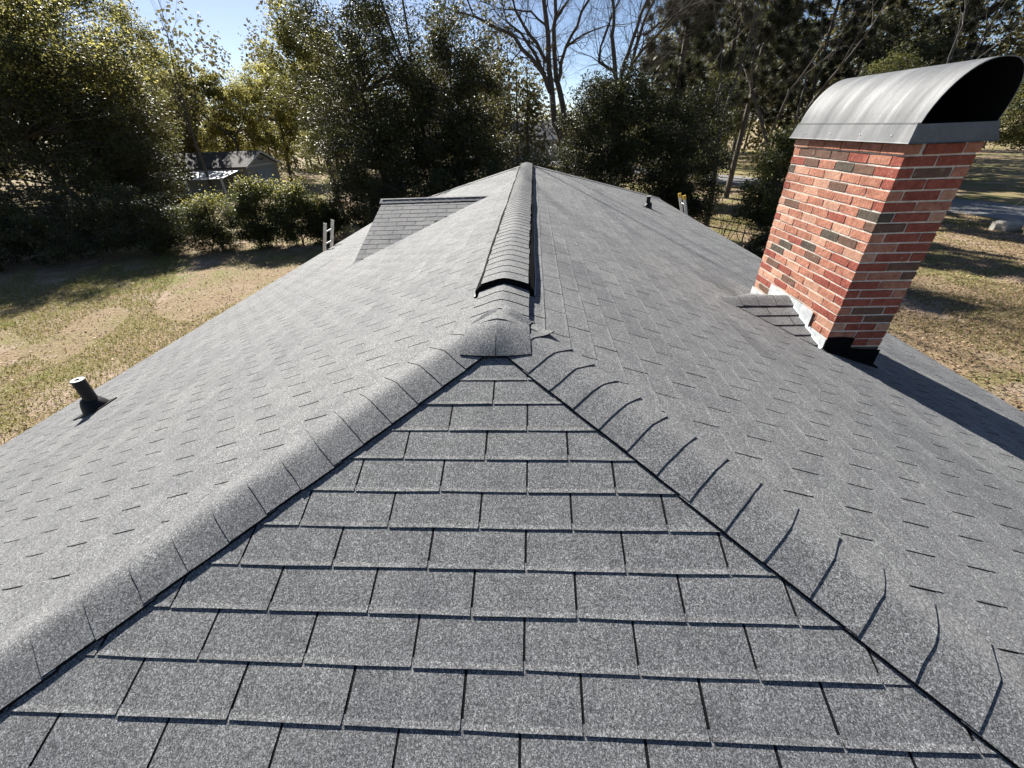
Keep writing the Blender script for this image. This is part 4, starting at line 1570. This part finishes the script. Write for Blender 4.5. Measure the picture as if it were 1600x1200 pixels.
bare('low bare branches hanging over the verge at the right edge', (23.2, 17.0), 5.6, .07, 88, .65, 6, fork=.34, twist=.5, stems=2, lean=(-.45, 0), bark='bark_grey')
bare('tall bare tree rising from the lawn gap, branches over the right evergreens', (9.8, 23.0), 13.5, .17, 91, .44, 7, fork=.30)
bare('slanting bare tree right of the lawn gap, branches reaching toward the cowl', (14.5, 27.0), 14.0, .18, 92, .46, 7, fork=.28, lean=(.08, -.05))
leafy('olive_tree', 'dense olive tree across the road at the right edge', (37.0, 33.0), (37.0, 33.0, 1.2), (4.4, 3.4, 4.2), 110, 24000, .17, 'leaf_olive', 55, .85, .18, hollow=.2)
leafy('evergreen_tree', 'dark round tree between the olive tree and the pines behind the cowl', (29.5, 41.5), (29.5, 41.5, 1.6), (4.2, 3.0, 5.2), 120, 28000, .17, 'leaf_dark', 56, .85, .2, hollow=.2)


# --- the far wood
def far_wood():
    r = np.random.default_rng(5)
    C_, segs = [], []
    for i in range(130):
        ang = math.radians(-66 + 110 * (i + r.uniform(-.5, .5)) / 130)       # bearing from the house, 0 = along the ridge
        dist = r.uniform(62, 100)
        x, y = math.sin(ang) * dist, math.cos(ang) * dist
        deg = math.degrees(ang)
        low = 0 < deg < 13 or -36 < deg < -31
        h = r.uniform(6.5, 9.5) if low else (r.uniform(15, 23) if deg > 15 else r.uniform(12, 21))
        wd = r.uniform(2.6, 4.4)
        k = 700 if low else (1500 if deg > 15 else 1300)
        d = r.normal(size=(k, 3)); d /= np.linalg.norm(d, axis=1, keepdims=True)
        sub = r.integers(0, 9, k)
        lob = r.normal(size=(9, 3)) * np.array([wd * .55, wd * .5, h * .22])
        C_.append(np.array([x, y, GZ + h * .50]) + lob[sub] + d * (r.uniform(.05, 1, k) ** .5)[:, None] * np.array([wd * .55, wd * .5, h * .26]))
        segs.append((x, y, GZ, x + r.uniform(-.5, .5), y, GZ + h * .8, .2, .06))
    P = np.concatenate(C_)
    P = P[P[:, 2] > GZ + .1]
    V, F = leaves(P, .46, r, .2, .7)
    V2, F2 = tubes(segs, 4)
    me = mesh_np('far_wood', np.concatenate([V, V2]), np.concatenate([F, F2 + len(V)]), [M['leaf_wood'], M['bark_grey']], np.concatenate([np.zeros(len(F), int), np.ones(len(F2), int)]))
    tag(link('far_wood', me), 'far-off wood closing the view behind all nearer trees', 'wood', kind='stuff')


far_wood()


# ------------------------------------------------------------------ lawn cover
def scatter(name, label, regions, n, size, mat, seed, blades=False):
    r = np.random.default_rng(seed)
    P = []
    for (x0, x1, y0, y1, share) in regions:
        k = int(n * share)
        x, y = r.uniform(x0, x1, k), r.uniform(y0, y1, k)
        keep = np.ones(k, bool)
        if blades:
            f = np.sin(x * .55 + 1.3 * np.sin(y * .31)) + np.sin(y * .47 + x * .23) + .5 * np.sin(x * 1.9 + y * 1.3)
            keep = f > (.15 if x0 < 0 else .9)
        P.append(np.stack([x[keep], y[keep], np.full(keep.sum(), GZ + .015)], 1))
    P = np.concatenate(P)
    n = len(P)
    if not blades:
        P[:, 2] += r.uniform(0, .03, n)
        V, F = leaves(P, size, r, 1.4, .6)
    else:
        d = r.normal(size=(n, 3)) * .75; d[:, 2] = 1
        d /= np.linalg.norm(d, axis=1, keepdims=True)
        s = np.cross(d, r.normal(size=(n, 3))); s /= np.linalg.norm(s, axis=1, keepdims=True)
        L = (size * r.uniform(.5, 1.3, n))[:, None]
        V = np.stack([P - s * .011, P + s * .011, P + d * L], 1).reshape(-1, 3)
        F = np.arange(n * 3).reshape(n, 3)
    o = link(name, mesh_np(name, V, F, [M[mat]]))
    tag(o, label, 'ground cover', kind='stuff')


REG2 = [(-27, -5.3, 2.5, 21, .14), (5, 25, 2, 27, .75)]
REG = [(-27, -5.3, 2.5, 21, .55), (5, 24, 2, 25, .45)]
scatter('fallen_leaves', 'brown fallen leaves strewn over the lawns', REG2, 90000, .075, 'litter', 1)
scatter('grass', 'short yellowing grass on the lawns', REG, 190000, .085, 'grass', 2, True)
print('single shingles', single, 'tabs', len(ALL_TABS))
